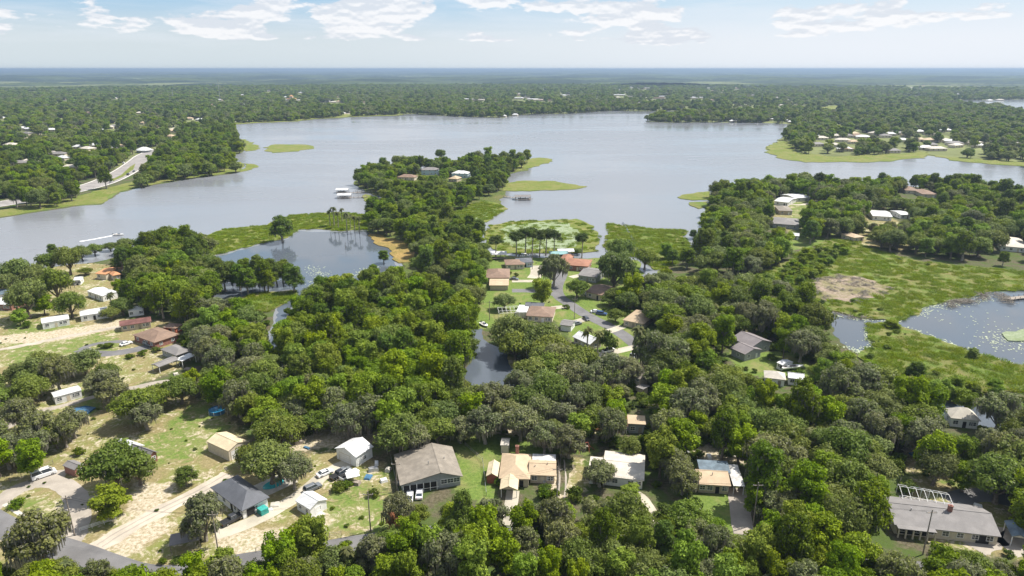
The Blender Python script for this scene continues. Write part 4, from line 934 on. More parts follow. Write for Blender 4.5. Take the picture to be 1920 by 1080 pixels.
def boathouse(px, py, rz, L_, W, roofm, label, walls=None, boatlab=None, cat='boathouse', g=0.0):
    X, Y = G(px, py, 1.5); root = empty('boathouse', (X, Y, g), rz); tag(root, label, cat)
    for x in np.linspace(-L_/2+.3, L_/2-.3, 4):
        for y in (-W/2+.2, W/2-.2): MB().tube((x,y,-.5),(x,y,3.0),.14,.14,6).build('piling', M['wood'], root)
    mb, mw = MB(), MB(); gable(mb, mw, -L_/2, L_/2, -W/2, W/2, 3.0, .9, 'gx', ov=.4); mb.build('roof', M[roofm], root); mw.build('gable_end', M['white'], root)
    MB().box(-L_/2, L_/2, -W/2-1.4, -W/2+.3, .75, .9).box(-L_/2, L_/2, W/2-.3, W/2+.6, .75, .9).build('deck', M['wood'], root)
    pp = [proj(X+sx*L_*.45, Y+sy*W*.45, 2.5) for sx, sy in ((-1,-1),(1,-1),(1,1),(-1,1))]; KEEP.append((pp, Y-6)); FOOT.append([(X+sx*L_*.6, Y+sy*W*.6) for sx, sy in ((-1,-1),(1,-1),(1,1),(-1,1))])
    if boatlab:
        b_ = boat(px, py, rz, boatlab, min(7, L_*.8), z=.45); b_.location = (X, Y, .5)
    return root
def dock(p0, p1, width, label, g=0.0):
    a, b = Vector(G(*p0, .9)), Vector(G(*p1, .9)); d = b-a; L_ = d.length; root = empty('dock', (a.x, a.y, g), math.atan2(d.y, d.x)); tag(root, label, 'dock')
    MB().box(0, L_, -width/2, width/2, .8, .92).build('deck', M['wood'], root); n = max(3, int(L_/3))
    for i in range(n+1):
        for y in (-width/2-.1, width/2+.1): MB().tube((L_*i/n,y,-.6),(L_*i/n,y,1.9),.13,.13,5).build('piling', M['wood'], root)
    return root
boathouse(642, 358, .1, 10, 7, 'roofwhite', 'white roofed boathouse on the end of the dock, further one of two', boatlab='boat lifted inside the further white boathouse')
boathouse(646, 368, .1, 11, 7, 'roofwhite', 'white roofed boathouse on the dock, nearer one of two', boatlab='boat lifted inside the nearer white boathouse')
dock((655,361),(692,360), 1.6, 'long wooden dock leading to the two white boathouses'); dock((655,370),(688,369), 1.6, 'second wooden walkway with tall pilings near the two boathouses')
boathouse(980, 371, .05, 13, 7, 'roofgrey', 'grey roofed boathouse on the right side of the peninsula', boatlab='boat under the grey boathouse roof'); dock((945,368),(968,371), 1.6, 'wooden dock leading to the grey boathouse'); dock((988,373),(996,372), 3, 'wooden platform beyond the grey boathouse')
boathouse(934, 479, .1, 9, 6, 'roofwhite', 'white roofed boathouse at the left end of the boat canal'); boathouse(1060, 474, .1, 9, 6, 'roofwhite', 'white roofed boathouse by the red tiled house', boatlab='boat under the canal boathouse roof'); boathouse(1047, 479, .1, 10, 6, 'roofteal', 'teal roofed boathouse by the red tiled house')
boathouse(1373, 228, 0, 12, 8, 'roofwhite', 'white boathouse at the tip of the far right peninsula'); dock((1888,560),(1925,556), 3, 'wooden dock at the right edge of the pond')
dock((1455,346),(1500,350), 2, 'pale dock beside the lake house near the lone pine')

# pools and cages
def cage(px, py, rz, L_, W, label, h=2.7, bow=.8, n=6, pool=True, poollab=''):
    X, Y = G(px, py, 1.5); root = empty('pool_enclosure', (X, Y, 0), rz); tag(root, label, 'pool enclosure')
    for i in range(n+1):
        x = -L_/2+L_*i/n; m = MB(); p = [(x,-W/2,0),(x,-W/2,h),(x,-W/4,h+bow),(x,W/4,h+bow),(x,W/2,h),(x,W/2,0)]
        for a, b in zip(p, p[1:]): m.tube(a, b, .06, .06, 4)
        m.build('arch_beam', M['white'], root)
    for y, z_ in ((-W/2,h),(-W/4,h+bow),(W/4,h+bow),(W/2,h)): MB().tube((-L_/2,y,z_),(L_/2,y,z_),.06,.06,4).build('purlin', M['white'], root)
    if pool:
        q = empty('swimming_pool', (X, Y, 0), rz); tag(q, poollab, 'pool'); MB().box(-L_*.45,L_*.45,-W*.42,W*.42,.0,.06).build('deck', M['concrete'], q)
        MB().prism([(L_*.30*math.cos(t*.39)*(1 if t % 4 else 1.1)-L_*.05, W*.27*math.sin(t*.39)) for t in range(16)], .05, .10).build('water', M['poolwater'], q)
    pp = [proj(X+sx*L_*.5, Y+sy*W*.5, 2.0) for sx, sy in ((-1,-1),(1,-1),(1,1),(-1,1))]; KEEP.append((pp, Y-W/2)); FOOT.append([(X+sx*L_*.55, Y+sy*W*.55) for sx, sy in ((-1,-1),(1,-1),(1,1),(-1,1))])
cage(1733, 941, hd((1690,945),(1760,958)), 11, 8.5, 'bowed white framed screen cage behind the long ranch house', poollab='turquoise pool inside the bowed screen cage')
cage(957, 585, .1, 11, 9, 'white framed screen cage left of the brown roofed house', bow=.3, pool=False)
def roundpool(px, py, r, label, mat, z=0, rim='tarp'):
    X, Y = G(px, py, 1.0); root = empty('round_pool', (X, Y, z)); tag(root, label, 'pool')
    MB().lathe([(r,0),(r,1.25),(r-.12,1.25),(r-.12,1.0)], 24).build('pool_wall', M[rim], root); MB().lathe([(r-.12,1.08),(.01,1.08)], 24).build('water', M[mat], root)
    for i in range(8):
        a = i*math.pi/4; MB().tube((r*1.02*math.cos(a),r*1.02*math.sin(a),0),(r*1.02*math.cos(a),r*1.02*math.sin(a),1.28),.07,.07,4).build('upright', M['white'], root)
roundpool(407, 768, 2.6, 'round blue pool above ground at the edge of the dry lawn', 'poolblue')
X, Y = G(513, 907, .2); r_ = empty('swimming_pool', (X, Y, 0), hd((497,915),(530,900))); tag(r_, 'turquoise pool on a pale patio behind the dark roofed house', 'pool')
MB().box(-5,5,-3.6,3.2,0,.10).build('patio', M['concrete'], r_); MB().prism([(3.0*math.cos(t*.4), 1.9*math.sin(t*.4)) for t in range(15)], .09, .14).build('water', M['poolwater'], r_)
KEEP.append(([(494,897),(528,897),(530,915),(494,917)], G(513,915)[1])); FOOT.append([(X-6,Y-5),(X+6,Y-5),(X+6,Y+5),(X-6,Y+5)])
X, Y = G(154, 770, .3); m = MB(); m.slab([(-3,-2,.5),(0,-2.2,.9),(3,-2,.45),(3.2,2,.5),(0,2.1,1.0),(-3,2,.5)], .4); o = m.build('tarp', M['tarp']); o.location = (X, Y, 0); tag(o, 'dark blue tarp lying over a pile between the oaks', 'tarp')
X, Y = G(348, 1013, 1.5); o = MB().slab([(-3.2,-1.9,2.2),(3.2,-1.9,2.2),(3.2,1.9,2.6),(-3.2,1.9,2.6)], .12).build('shelter_roof', M['roofgrey'], None); o.location = (X, Y, 0); o.rotation_euler.z = .35
r_ = empty('lean_to', (X, Y, 0), .35); tag(r_, 'grey flat roofed shelter beside the mossy oak near the road', 'shelter'); o.location = (0,0,0); o.rotation_euler.z = 0; o.parent = r_; o.name = 'roof'
for x in (-3, 3):
    for y in (-1.7, 1.7): MB().box(x-.08,x+.08,y-.08,y+.08,0,2.2).build('post', M['wood'], r_)
KEEP.append(([(320,1018),(350,1000),(372,1008),(350,1025)], Y-4))
# small canopy by the cars, clutter
X, Y = G(661, 893, 1.5); r_ = empty('canopy_tent', (X, Y, 0), .4); tag(r_, 'small white canopy tent beside the parked pickup', 'tent')
mb, mw = MB(), MB(); gable(mb, mw, -1.6,1.6,-1.4,1.4,2.1,.6,'hip', ov=.1); mb.build('roof', M['white'], r_)
for x in (-1.5, 1.5):
    for y in (-1.3, 1.3): MB().tube((x,y,0),(x,y,2.1),.04,.04,4).build('post', M['metal'], r_)
KEEP.append(([(650,886),(672,886),(672,900),(650,900)], Y-3))
X, Y = G(1093, 840, 1.0); r_ = empty('playset', (X, Y, 0), .2); tag(r_, 'red wooden playset on the shaded lawn behind the white roofed house', 'playset')
for x in (-1.5, 1.5):
    for y in (-1, 1): MB().tube((x,y*1.4,0),(x,y*.3,2.6),.08,.08,4).build('post', M['redwood'], r_)
MB().box(-1.6,1.6,-.08,.08,2.55,2.7).build('top_beam', M['redwood'], r_); MB().add([(1.6,-.4,1.8),(1.6,.4,1.8),(3.6,.4,.1),(3.6,-.4,.1)], [(0,1,2,3),(3,2,1,0)]).build('slide', M['redwood'], r_); MB().box(.6,1.6,-.6,.6,1.5,1.6).build('platform', M['wood'], r_)
r3 = random.Random(5)
for i, (px, py) in enumerate([(668,905),(690,893),(700,880),(706,868),(598,905),(560,830),(575,838),(540,832),(720,900),(728,880),(1448,672),(1500,700),(1290,848),(1330,855),(1372,858),(1700,842),(1712,850),(1800,945),(1835,950),(330,700),(352,690),(60,690),(35,705),(505,955),(515,945)]):
    X, Y = G(px, py, .4); m = MB(); a, b, h = r3.uniform(.5,1.5), r3.uniform(.4,1.0), r3.uniform(.4,1.1); m.add([(-a,-b,0),(a,-b,0),(a,b,0),(-a,b,0),(-a*.8,-b*.7,h),(a*.9,-b*.8,h*.8),(a*.8,b*.9,h),(-a*.9,b*.8,h*.9)], [(4,5,6,7),(0,1,5,4),(1,2,6,5),(2,3,7,6),(3,0,4,7)])
    o = m.build('yard_heap', M[['wood','tarp','metal','white','concrete'][i % 5]]); o.location = (X, Y, 0); o.rotation_euler.z = r3.uniform(0,3); tag(o, 'low heap of stored yard things beside a house', 'heap', 'heaps of yard things by the houses')
# fence by the drive
a, b = Vector(G(150, 998)), Vector(G(218, 976)); d = b-a; r_ = empty('picket_fence', (a.x, a.y, 0), math.atan2(d.y, d.x)); tag(r_, 'white rail fence under the green tree near the white sand drive', 'fence')
n = int(d.length/2.2)
for i in range(n+1): MB().box(d.length*i/n-.07, d.length*i/n+.07, -.07, .07, 0, 1.25).build('post', M['white'], r_)
for z_ in (.45, .8, 1.1): MB().box(0, d.length, -.03, .03, z_, z_+.12).build('rail', M['white'], r_)
for (pa, pb, lab_) in [((733,860),(748,930),'wire fence along the left side of the gray house'),((905,866),(912,930),'wire fence between the green lawn and the red shed'),((872,836),(905,866),'wire fence along the back of the green lawn'),((1052,852),(1046,930),'wire fence along the sandy strip right of the beige house'),((480,1036),(640,1004),'low wire fence above the bottom road'),((1288,932),(1292,985),'wire fence left of the small square lawn'),((20,905),(100,870),'wire fence behind the white van')]:
    a, b = Vector(G(*pa)), Vector(G(*pb)); d = b-a; r_ = empty('wire_fence', (a.x, a.y, 0), math.atan2(d.y, d.x)); tag(r_, lab_, 'fence'); n = max(3, int(d.length/2.6)); pm = MB().box(-.05,.05,-.05,.05,0,1.35).mesh('post', M['wood'])
    for i in range(n+1): link('post', pm, r_, (d.length*i/n, 0, 0))
    for z_ in (.4, .8, 1.2): MB().box(0, d.length, -.015, .015, z_, z_+.04).build('wire', M['metal'], r_)
# utility poles and wires
poles = [((412,1052),13,'wooden utility pole with crossarm standing before the mossy oak by the road'),((140,1004),11,'wooden utility pole between the gravel loop and the white sand drive'),((695,996),11,'thin wooden pole on the rough lawn below the gray house'),((1044,946),11,'wooden pole beside the sandy yard right of the beige house'),
         ((1188,672),12,'wooden pole beside the street end'),((1077,598),10,'wooden pole beside the street bend'),((998,505),10,'wooden pole by the cul de sac'),((918,600),9,'thin pole on the lawn beside the canal'),((745,922),9,'thin pole at the left corner of the gray house'),((1412,985),12,'wooden pole by the long concrete drive'),((1730,1040),12,'wooden pole in the woods before the ranch house')]
tops = []
for (px, py), h, lab in poles:
    X, Y = G(px, py); root = empty('utility_pole', (X, Y, 0)); tag(root, lab, 'pole'); MB().tube((0,0,0),(0,0,h),.17,.11,8).build('post', M['wood'], root); MB().box(-1.2,1.2,-.06,.06,h-.9,h-.75).build('crossarm', M['wood'], root)
    for x in (-1.1, 0, 1.1): MB().tube((x,0,h-.75),(x,0,h-.5),.06,.04,5).build('insulator', M['white'], root)
    tops.append(Vector((X, Y, h-.5))); KEEP.append(([proj(X-.6,Y,h*.4), proj(X+.6,Y,h*.4), proj(X+.6,Y,h), proj(X-.6,Y,h)], Y-1))
for a_i, b_i in ((1,0),(0,2),(2,3),(3,9),(9,10),(4,5),(5,6)):
    for off in (-1.1, 1.1):
        a, b = tops[a_i]+Vector((off,0,0)), tops[b_i]+Vector((off,0,0)); m = MB(); prev = a
        for i in range(1, 13):
            t = i/12; p = a.lerp(b, t)-Vector((0,0,4*1.2*t*(1-t))); m.tube(prev, p, .022, .022, 3, False); prev = p
        o = m.build('power_line', M['rubber']); tag(o, 'thin sagging power line strung between wooden poles', 'wire', 'power lines between the poles')
X, Y = G(697, 0+465, 1) ; o = MB().tube((0,0,-.5),(0,0,5),.12,.08,5).tube((0,0,3.8),(1.2,0,4.4),.05,.03,4).build('dead_snag', M['bark']); X, Y = G(648, 468); o.location = (X, Y, 0); tag(o, 'thin dead snag standing alone in the lagoon', 'snag')

# ================================================================== VEGETATION
def quads_mesh(name, P, Nn, size, tone, mat, core=None, stretch=1.0, extra=None):
    """leaf cards: centres P, normals Nn, half sizes; tone (n,3)"""
    n = len(P); g = np.random.default_rng(abs(hash(name)) % 1000 if False else n)
    up = g.normal(size=(n, 3)); t = np.cross(Nn, up); t /= np.linalg.norm(t, axis=1, keepdims=True)+1e-9; b = np.cross(Nn, t)
    s1 = size[:, None]*.5; s2 = size[:, None]*.5*g.uniform(.6, 1.0, (n, 1))*stretch
    V = np.stack([P-t*s1-b*s2*.5, P+t*s1*.2-b*s2, P+t*s1+b*s2*.4, P-t*s1*.1+b*s2], 1).reshape(-1, 3)
    F = np.arange(n*4).reshape(-1, 4); C = np.repeat(tone, 4, 0)
    vs, fs, cs = [V], [F], [C]; off = len(V)
    if extra is not None:
        vs.append(extra[0]); fs.append(extra[1]+off); cs.append(extra[2]); off += len(extra[0])
    V = np.concatenate(vs); F = np.concatenate(fs); C = np.concatenate(cs)
    me = bpy.data.meshes.new(name)
    tri = []; tc_ = None
    nv = len(V); 
    loops = F.ravel(); starts = np.arange(0, F.size, 4)
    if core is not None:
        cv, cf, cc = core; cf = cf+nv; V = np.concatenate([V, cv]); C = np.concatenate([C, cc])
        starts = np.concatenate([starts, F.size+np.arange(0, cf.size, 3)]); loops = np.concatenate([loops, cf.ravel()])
    me.vertices.add(len(V)); me.vertices.foreach_set('co', V.astype(np.float32).ravel())
    me.loops.add(len(loops)); me.loops.foreach_set('vertex_index', loops.astype(np.int32)); me.polygons.add(len(starts))
    me.polygons.foreach_set('loop_start', starts.astype(np.int32)); me.update(calc_edges=True)
    ca = me.color_attributes.new('tone', 'FLOAT_COLOR', 'POINT'); C4 = np.ones((len(V), 4), np.float32); C4[:, :3] = C; ca.data.foreach_set('color', C4.ravel())
    me.materials.append(mat); return me
_b = bmesh.new(); bmesh.ops.create_icosphere(_b, subdivisions=1, radius=1); ICV = np.array([v.co[:] for v in _b.verts]); ICF = np.array([[v.index for v in f.verts] for f in _b.faces]); _b.free()
KIND = {  # R, H, base, lobes, lobe r, leaf size, n, moss strips, material, bark
 'oak':    dict(R=6.6, H=10.5, base=3.0, nl=34, lr=(.20,.34), leaf=.50, n=4600, moss=120, shape='dome', bark='bark', name='live_oak'),
 'mossy':  dict(R=6.2, H=11.5, base=3.2, nl=30, lr=(.17,.30), leaf=.46, n=4200, moss=900, shape='dome', bark='palebark', name='mossy_oak'),
 'broad':  dict(R=5.0, H=13.0, base=2.8, nl=30, lr=(.22,.36), leaf=.50, n=4400, moss=0, shape='oval', bark='bark', name='maple_tree'),
 'cypress':dict(R=4.9, H=15.0, base=4.2, nl=32, lr=(.24,.36), leaf=.46, n=4200, moss=260, shape='cone', bark='palebark', name='cypress_tree'),
 'pine':   dict(R=4.6, H=16.0, base=10.5, nl=14, lr=(.24,.36), leaf=.46, n=2400, moss=60, shape='dome', bark='palebark', name='tall_tree'),
 'shrub':  dict(R=2.3, H=2.7, base=.1, nl=8, lr=(.30,.45), leaf=.40, n=700, moss=0, shape='dome', bark='bark', name='shrub'),
}
def make_crown(kind, seed, lod=1.0, leafk=1.0):
    k = KIND[kind]; g = np.random.default_rng(seed*7+len(kind)); R, H, bs = k['R'], k['H'], k['base']; nl = k['nl']
    ang = np.arange(nl)*2.39996+g.uniform(0, .8, nl); u = (np.arange(nl)+.5)/nl; C = []; LR = []
    ecc = g.uniform(.8, 1.0); tilt = g.uniform(0, 6.28)
    for i in range(nl):
        if k['shape'] == 'dome':
            r = R*.80*math.sqrt(u[i])*g.uniform(.8, 1.08); zf = .30+.52*(1-(r/R)**2)+g.uniform(-.14, .12)
            if g.random() < .25: zf *= .55
        elif k['shape'] == 'oval':
            zf = g.uniform(.10, .90); r = R*.78*math.sin(math.pi*min(.97, .16+.74*zf))**.6*g.uniform(.35, 1.05)
        else:
            zf = .08+.82*u[i]; r = R*.80*(1-.55*zf**2.2)*g.uniform(.45, 1.05)
        C.append((r*math.cos(ang[i]), r*math.sin(ang[i])*ecc, bs+(H-bs)*zf)); LR.append(R*g.uniform(*k['lr'])*(1 if k['shape'] != 'cone' else (1.1-.25*zf)))
    C = np.array(C); LR = np.array(LR); n = int(k['n']*lod*1.7)
    li = g.choice(nl, n, p=LR**2/np.sum(LR**2)); d = g.normal(size=(n, 3)); d /= np.linalg.norm(d, axis=1, keepdims=True)
    ph = g.uniform(0, 6.28, (nl, 3)); wob_ = 1+.13*np.sin(d[:, 0]*5+ph[li, 0])+.13*np.sin(d[:, 1]*6+ph[li, 1])+.10*np.sin(d[:, 2]*7+ph[li, 2])
    P = C[li]+d*(LR[li]*wob_*g.uniform(.80, 1.10, n))[:, None]*np.array([1, 1, .82])
    keep = np.ones(n, bool)
    for j in range(nl):
        q = (P-C[j])/np.array([1, 1, .82]); keep &= ~((np.linalg.norm(q, axis=1) < LR[j]*.72) & (li != j))
    keep &= ~((d[:, 2] < -.35) & (g.random(n) < .6)); keep &= P[:, 2] > bs*.7
    P, d, li = P[keep], d[keep], li[keep]; m = int(k['n']*lod)
    if len(P) > m: P, d, li = P[:m], d[:m], li[:m]
    Nn = d*.75+g.normal(size=P.shape)*.42; Nn[:, 2] += .18; Nn /= np.linalg.norm(Nn, axis=1, keepdims=True)
    lt = g.uniform(0, 1, nl)
    tone = np.stack([g.uniform(0, 1, len(P)), lt[li], (g.random(len(P)) < (.30 if kind == 'mossy' else .05 if kind == 'oak' else 0))*.6], 1)
    size = k['leaf']*leafk*g.uniform(.6, 1.45, len(P))
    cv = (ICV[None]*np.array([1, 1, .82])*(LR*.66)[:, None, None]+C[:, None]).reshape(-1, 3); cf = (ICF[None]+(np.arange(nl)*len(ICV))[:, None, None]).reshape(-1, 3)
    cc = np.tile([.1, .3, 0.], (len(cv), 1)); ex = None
    if k['moss']:
        q = int(k['moss']*min(1, lod*1.2)); j = g.integers(0, nl, q); a = g.uniform(0, 6.28, q); rr = LR[j]*g.uniform(.5, 1.05, q)
        px, py = C[j, 0]+rr*np.cos(a), C[j, 1]+rr*np.sin(a); pz = C[j, 2]-LR[j]*g.uniform(-.1, .6, q); ln = g.uniform(.7, 2.2, q); wd = g.uniform(.07, .2, q)*leafk; b = g.uniform(0, 3.14, q)
        dx, dy = np.cos(b)*wd, np.sin(b)*wd; ok = pz-ln > .8
        V = np.stack([np.stack([px-dx, py-dy, pz], 1), np.stack([px+dx, py+dy, pz], 1), np.stack([px+dx*.4, py+dy*.4, pz-ln], 1), np.stack([px-dx*.4, py-dy*.4, pz-ln], 1)], 1)[ok].reshape(-1, 3)
        ex = (V, np.arange(len(V)).reshape(-1, 4), np.tile([.5, .5, 1.], (len(V), 1)))
    return quads_mesh('crown', P, Nn, size, tone, M[kind], (cv, cf, cc), 1.0, ex), C, LR
def make_trunk(kind, seed, C, LR):
    k = KIND[kind]; r = random.Random(seed); m = MB(); H, bs, R = k['H'], k['base'], k['R']
    tr = {'oak': .48, 'mossy': .45, 'broad': .30, 'cypress': .38, 'pine': .26, 'shrub': .06}[kind]
    fork = Vector((r.uniform(-.4, .4), r.uniform(-.4, .4), bs*(.7 if kind in ('oak', 'mossy') else 1.0)))
    m.tube((0,0,-.3), fork*.5, tr*1.5, tr*1.05, 7, False); m.tube(fork*.5, fork, tr*1.05, tr*.9, 7, False)
    top = Vector((0, 0, H*.82)); mid = fork.lerp(top, .5)+Vector((r.uniform(-.3,.3), r.uniform(-.3,.3), 0))
    m.tube(fork, mid, tr*.8, tr*.45, 6, False); m.tube(mid, top, tr*.45, tr*.12, 5, False)
    for i in sorted(range(len(C)), key=lambda i: -LR[i])[:16 if kind != 'shrub' else 4]:
        c = Vector(C[i]); st_ = fork if kind in ('oak', 'mossy', 'pine') else fork.lerp(top, max(0, min(.8, (c.z-bs-1.5)/(H-bs))))
        el = st_.lerp(c, .5)+Vector((0, 0, -.35)); m.tube(st_, el, tr*.42, tr*.24, 5, False); m.tube(el, c, tr*.24, tr*.07, 4, False)
    return m.mesh('trunk', M[k['bark']])
def make_palm(seed):
    g = random.Random(seed); V, F, C = [], [], []; H = 9.0
    for i in range(30):
        a = i*2.4; el = g.uniform(-.5, 1.1); L_ = g.uniform(1.7, 2.3); d = Vector((math.cos(a), math.sin(a), 0)); s = Vector((-d.y, d.x, 0)); p = Vector((0, 0, H))
        prev = None
        for q in range(5):
            t = q/4; pt = p+d*(L_*t*math.cos(el*.6))+Vector((0, 0, L_*(math.sin(el)*t-.75*t*t))); w_ = .10+.62*math.sin(math.pi*min(1, t*.9+.08))
            a_, b_ = pt-s*w_*.5+Vector((0,0,-.12*w_)), pt+s*w_*.5+Vector((0,0,-.12*w_)); V += [a_[:], b_[:]]; C += [(g.random(), t, 0)]*2
            if prev is not None: F.append((prev, prev+1, prev+3, prev+2))
            prev = len(V)-2
    V = np.array(V); F = np.array(F); C = np.array(C)
    P = np.zeros((1, 3)); P[0] = (0, 0, H-.2)
    cr = quads_mesh('crown', P, np.array([[0, 0, 1.]]), np.array([.4]), np.array([[.5, .5, 0]]), M['palm'], None, 1, (V, F, C))
    t = MB(); t.tube((0,0,-.3), (.15,.1,H*.5), .28, .2, 7, False); t.tube((.15,.1,H*.5), (0,0,H), .2, .19, 7, False); return cr, t.mesh('trunk', M['palebark'])
PROTO = {}
for kd, nv in (('oak', 6), ('mossy', 5), ('broad', 6), ('cypress', 5), ('pine', 3), ('shrub', 3)):
    PROTO[kd] = []
    for s_ in range(nv):
        cm, C_, LR_ = make_crown(kd, s_+1); PROTO[kd].append((cm, make_trunk(kd, s_, C_, LR_)))
PROTO['palm'] = [make_palm(s_) for s_ in range(2)]
KIND['palm'] = dict(R=2.2, H=9.5, name='palm_tree')
def joined(cm, tm, nm):       # one mesh for distant, uncountable trees
    me = cm.copy(); me.name = nm; bm = bmesh.new(); bm.from_mesh(cm); n = len(bm.faces); bm.from_mesh(tm); bm.faces.ensure_lookup_table()
    for f in bm.faces[n:]: f.material_index = 1
    bm.to_mesh(me); bm.free(); me.materials.append(tm.materials[0]); return me
LODC = {}
def lod_collection(kd):
    if kd in LODC: return LODC[kd]
    c = bpy.data.collections.new('distant_'+kd)
    for i, (cm, tm) in enumerate(PROTO[kd][:4]): c.objects.link(bpy.data.objects.new('distant_%s' % kd, joined(cm, tm, 'distant_tree')))
    LODC[kd] = c; return c
def far_collection():
    c = bpy.data.collections.new('far_tree_shapes')
    for kd, sd in (('oak', 31), ('oak', 32), ('broad', 33), ('mossy', 34), ('oak', 35), ('oak', 36), ('broad', 37), ('cypress', 38)):
        cm, C_, LR_ = make_crown(kd, sd, .34, 1.9); c.objects.link(bpy.data.objects.new('far_tree', joined(cm, make_trunk(kd, sd, C_, LR_), 'far_tree')))
    return c
def scatter(name, pts, rot, scl, idx, coll, label):
    me = bpy.data.meshes.new(name); n = len(pts); me.vertices.add(n); me.vertices.foreach_set('co', np.asarray(pts, np.float32).ravel())
    a = me.attributes.new('rot', 'FLOAT_VECTOR', 'POINT'); r3_ = np.zeros((n, 3), np.float32); r3_[:, 2] = rot; a.data.foreach_set('vector', r3_.ravel())
    a = me.attributes.new('scl', 'FLOAT_VECTOR', 'POINT'); a.data.foreach_set('vector', np.asarray(scl, np.float32).ravel())
    a = me.attributes.new('idx', 'INT', 'POINT'); a.data.foreach_set('value', np.asarray(idx, np.int32)); me.update()
    o = link(name, me); o['kind'] = 'stuff'; o['label'] = label
    ng = bpy.data.node_groups.new(name+'_nodes', 'GeometryNodeTree'); ng.interface.new_socket('Geometry', in_out='INPUT', socket_type='NodeSocketGeometry'); ng.interface.new_socket('Geometry', in_out='OUTPUT', socket_type='NodeSocketGeometry')
    n_ = ng.nodes; gi = n_.new('NodeGroupInput'); go = n_.new('NodeGroupOutput'); ip = n_.new('GeometryNodeInstanceOnPoints'); ci = n_.new('GeometryNodeCollectionInfo')
    ci.inputs['Collection'].default_value = coll; ci.inputs['Separate Children'].default_value = True; ci.inputs['Reset Children'].default_value = True
    def na(nm, ty):
        q = n_.new('GeometryNodeInputNamedAttribute'); q.data_type = ty; q.inputs['Name'].default_value = nm
        return [s for s in q.outputs if s.enabled and s.name == 'Attribute'][0]
    ng.links.new(gi.outputs[0], ip.inputs['Points']); ng.links.new(ci.outputs[0], ip.inputs['Instance']); ip.inputs['Pick Instance'].default_value = True
    ng.links.new(na('idx', 'INT'), ip.inputs['Instance Index']); er = n_.new('FunctionNodeEulerToRotation'); ng.links.new(na('rot', 'FLOAT_VECTOR'), er.inputs[0]); ng.links.new(er.outputs[0], ip.inputs['Rotation']); ng.links.new(na('scl', 'FLOAT_VECTOR'), ip.inputs['Scale'])
    ng.links.new(ip.outputs[0], go.inputs[0]); md = o.modifiers.new('scatter', 'NODES'); md.node_group = ng; return o

TREES = []   # kind, x, y, z, sx, sz, rot, label, group
def in_front_ok(cx, cy, rp, y):
    for pts, hy in KEEP:
        if y > hy+1: continue
        x0 = min(p[0] for p in pts); x1 = max(p[0] for p in pts); y0 = min(p[1] for p in pts); y1 = max(p[1] for p in pts)
        if cx+rp*.78 > x0 and cx-rp*.78 < x1 and cy+rp*.72 > y0 and cy-rp*.85 < y1: return False
    return True
FB = [(min(p[0] for p in f), max(p[0] for p in f), min(p[1] for p in f), max(p[1] for p in f), f) for f in FOOT]
def foot_ok(x, y, m=1.5):
    for a, b, c, d, f in FB:
        if a-m < x < b+m and c-m < y < d+m and float(sdist(x, y, f)) > -m: return False
    return True
WATERW = [GP(p) for p in (LAKE, POND, POND2, CANAL, BROWN, LAGOON)]; LANDW = [GP(PENIN)]+[GP(m_[2]) for m_ in MARSH]
def wet(x, y):
    if any(inpoly(x, y, l) for l in LANDW): return False
    return any(inpoly(x, y, w_) for w_ in WATERW)
ROADS = [(smoothline(GP([(-200,412),(0,383),(60,373),(140,357),(190,344),(232,324),(258,306),(278,288),(330,272),(380,262)])), 17), (smoothline(GP([(300,250),(350,236),(420,229),(520,222),(600,216),(690,212)])), 14),
         (smoothline(GP([(1240,700),(1196,648),(1150,615),(1100,592),(1068,570),(1045,555),(1043,535),(1055,515)])), 4.2), (smoothline(GP([(-80,935),(0,985),(60,1012),(140,1035),(210,1062),(270,1080),(340,1078),(430,1058),(520,1048)])), 3.5)]
def road_ok(x, y):
    for ln, wd in ROADS:
        for (a, b) in zip(ln, ln[1:]):
            vx, vy = b[0]-a[0], b[1]-a[1]; t = max(0, min(1, ((x-a[0])*vx+(y-a[1])*vy)/(vx*vx+vy*vy+1e-9)))
            if (x-a[0]-t*vx)**2+(y-a[1]-t*vy)**2 < wd*wd: return False
    return True
OPEN = [
 [(885,560),(935,545),(960,600),(940,618),(905,612),(890,620)],
 [(1033,500),(1058,500),(1070,515),(1064,555),(1112,586),(1190,632),(1196,650),(1170,660),(1130,650),(1060,622),(1035,600),(1040,588),(1030,548),(960,552),(925,548),(920,525),(960,512),(1000,515),(990,500)],
 [(1370,665),(1450,660),(1520,680),(1515,700),(1440,700),(1380,685)],
 [(1020,865),(1050,850),(1095,855),(1095,905),(1055,930),(1045,900)],
 [(865,850),(930,845),(915,900),(930,930),(870,925),(870,890)],
 [(1320,930),(1375,925),(1400,905),(1412,1000),(1380,1005),(1325,975)],
 [(1205,935),(1225,935),(1230,975),(1212,975)],
 [(1640,945),(1920,945),(1920,1015),(1880,1030),(1780,1008),(1640,998)],
 [(935,920),(972,920),(968,985),(935,985)], [(770,975),(850,975),(850,1000),(770,1000)],
 [(440,552),(552,545),(555,572),(500,586),(440,575)],
 [(1690,825),(1720,820),(1735,860),(1700,860)], [(1780,915),(1900,915),(1905,940),(1790,940)],
]
TOT = [0]
def place(kd, cx, cy, label, group=None, s=1.0, sh=1.0, force=False, z=0.0):
    """cx, cy: where the middle of the crown shows"""
    k = KIND[kd]; zc_ = (k['base']+k['H'])/2*sh*s if 'base' in k else k['H']*s*sh
    x, y = G(cx, cy, zc_+z); TREES.append((kd, x, y, z, s, s*sh, random.uniform(0, 6.28), label, group))
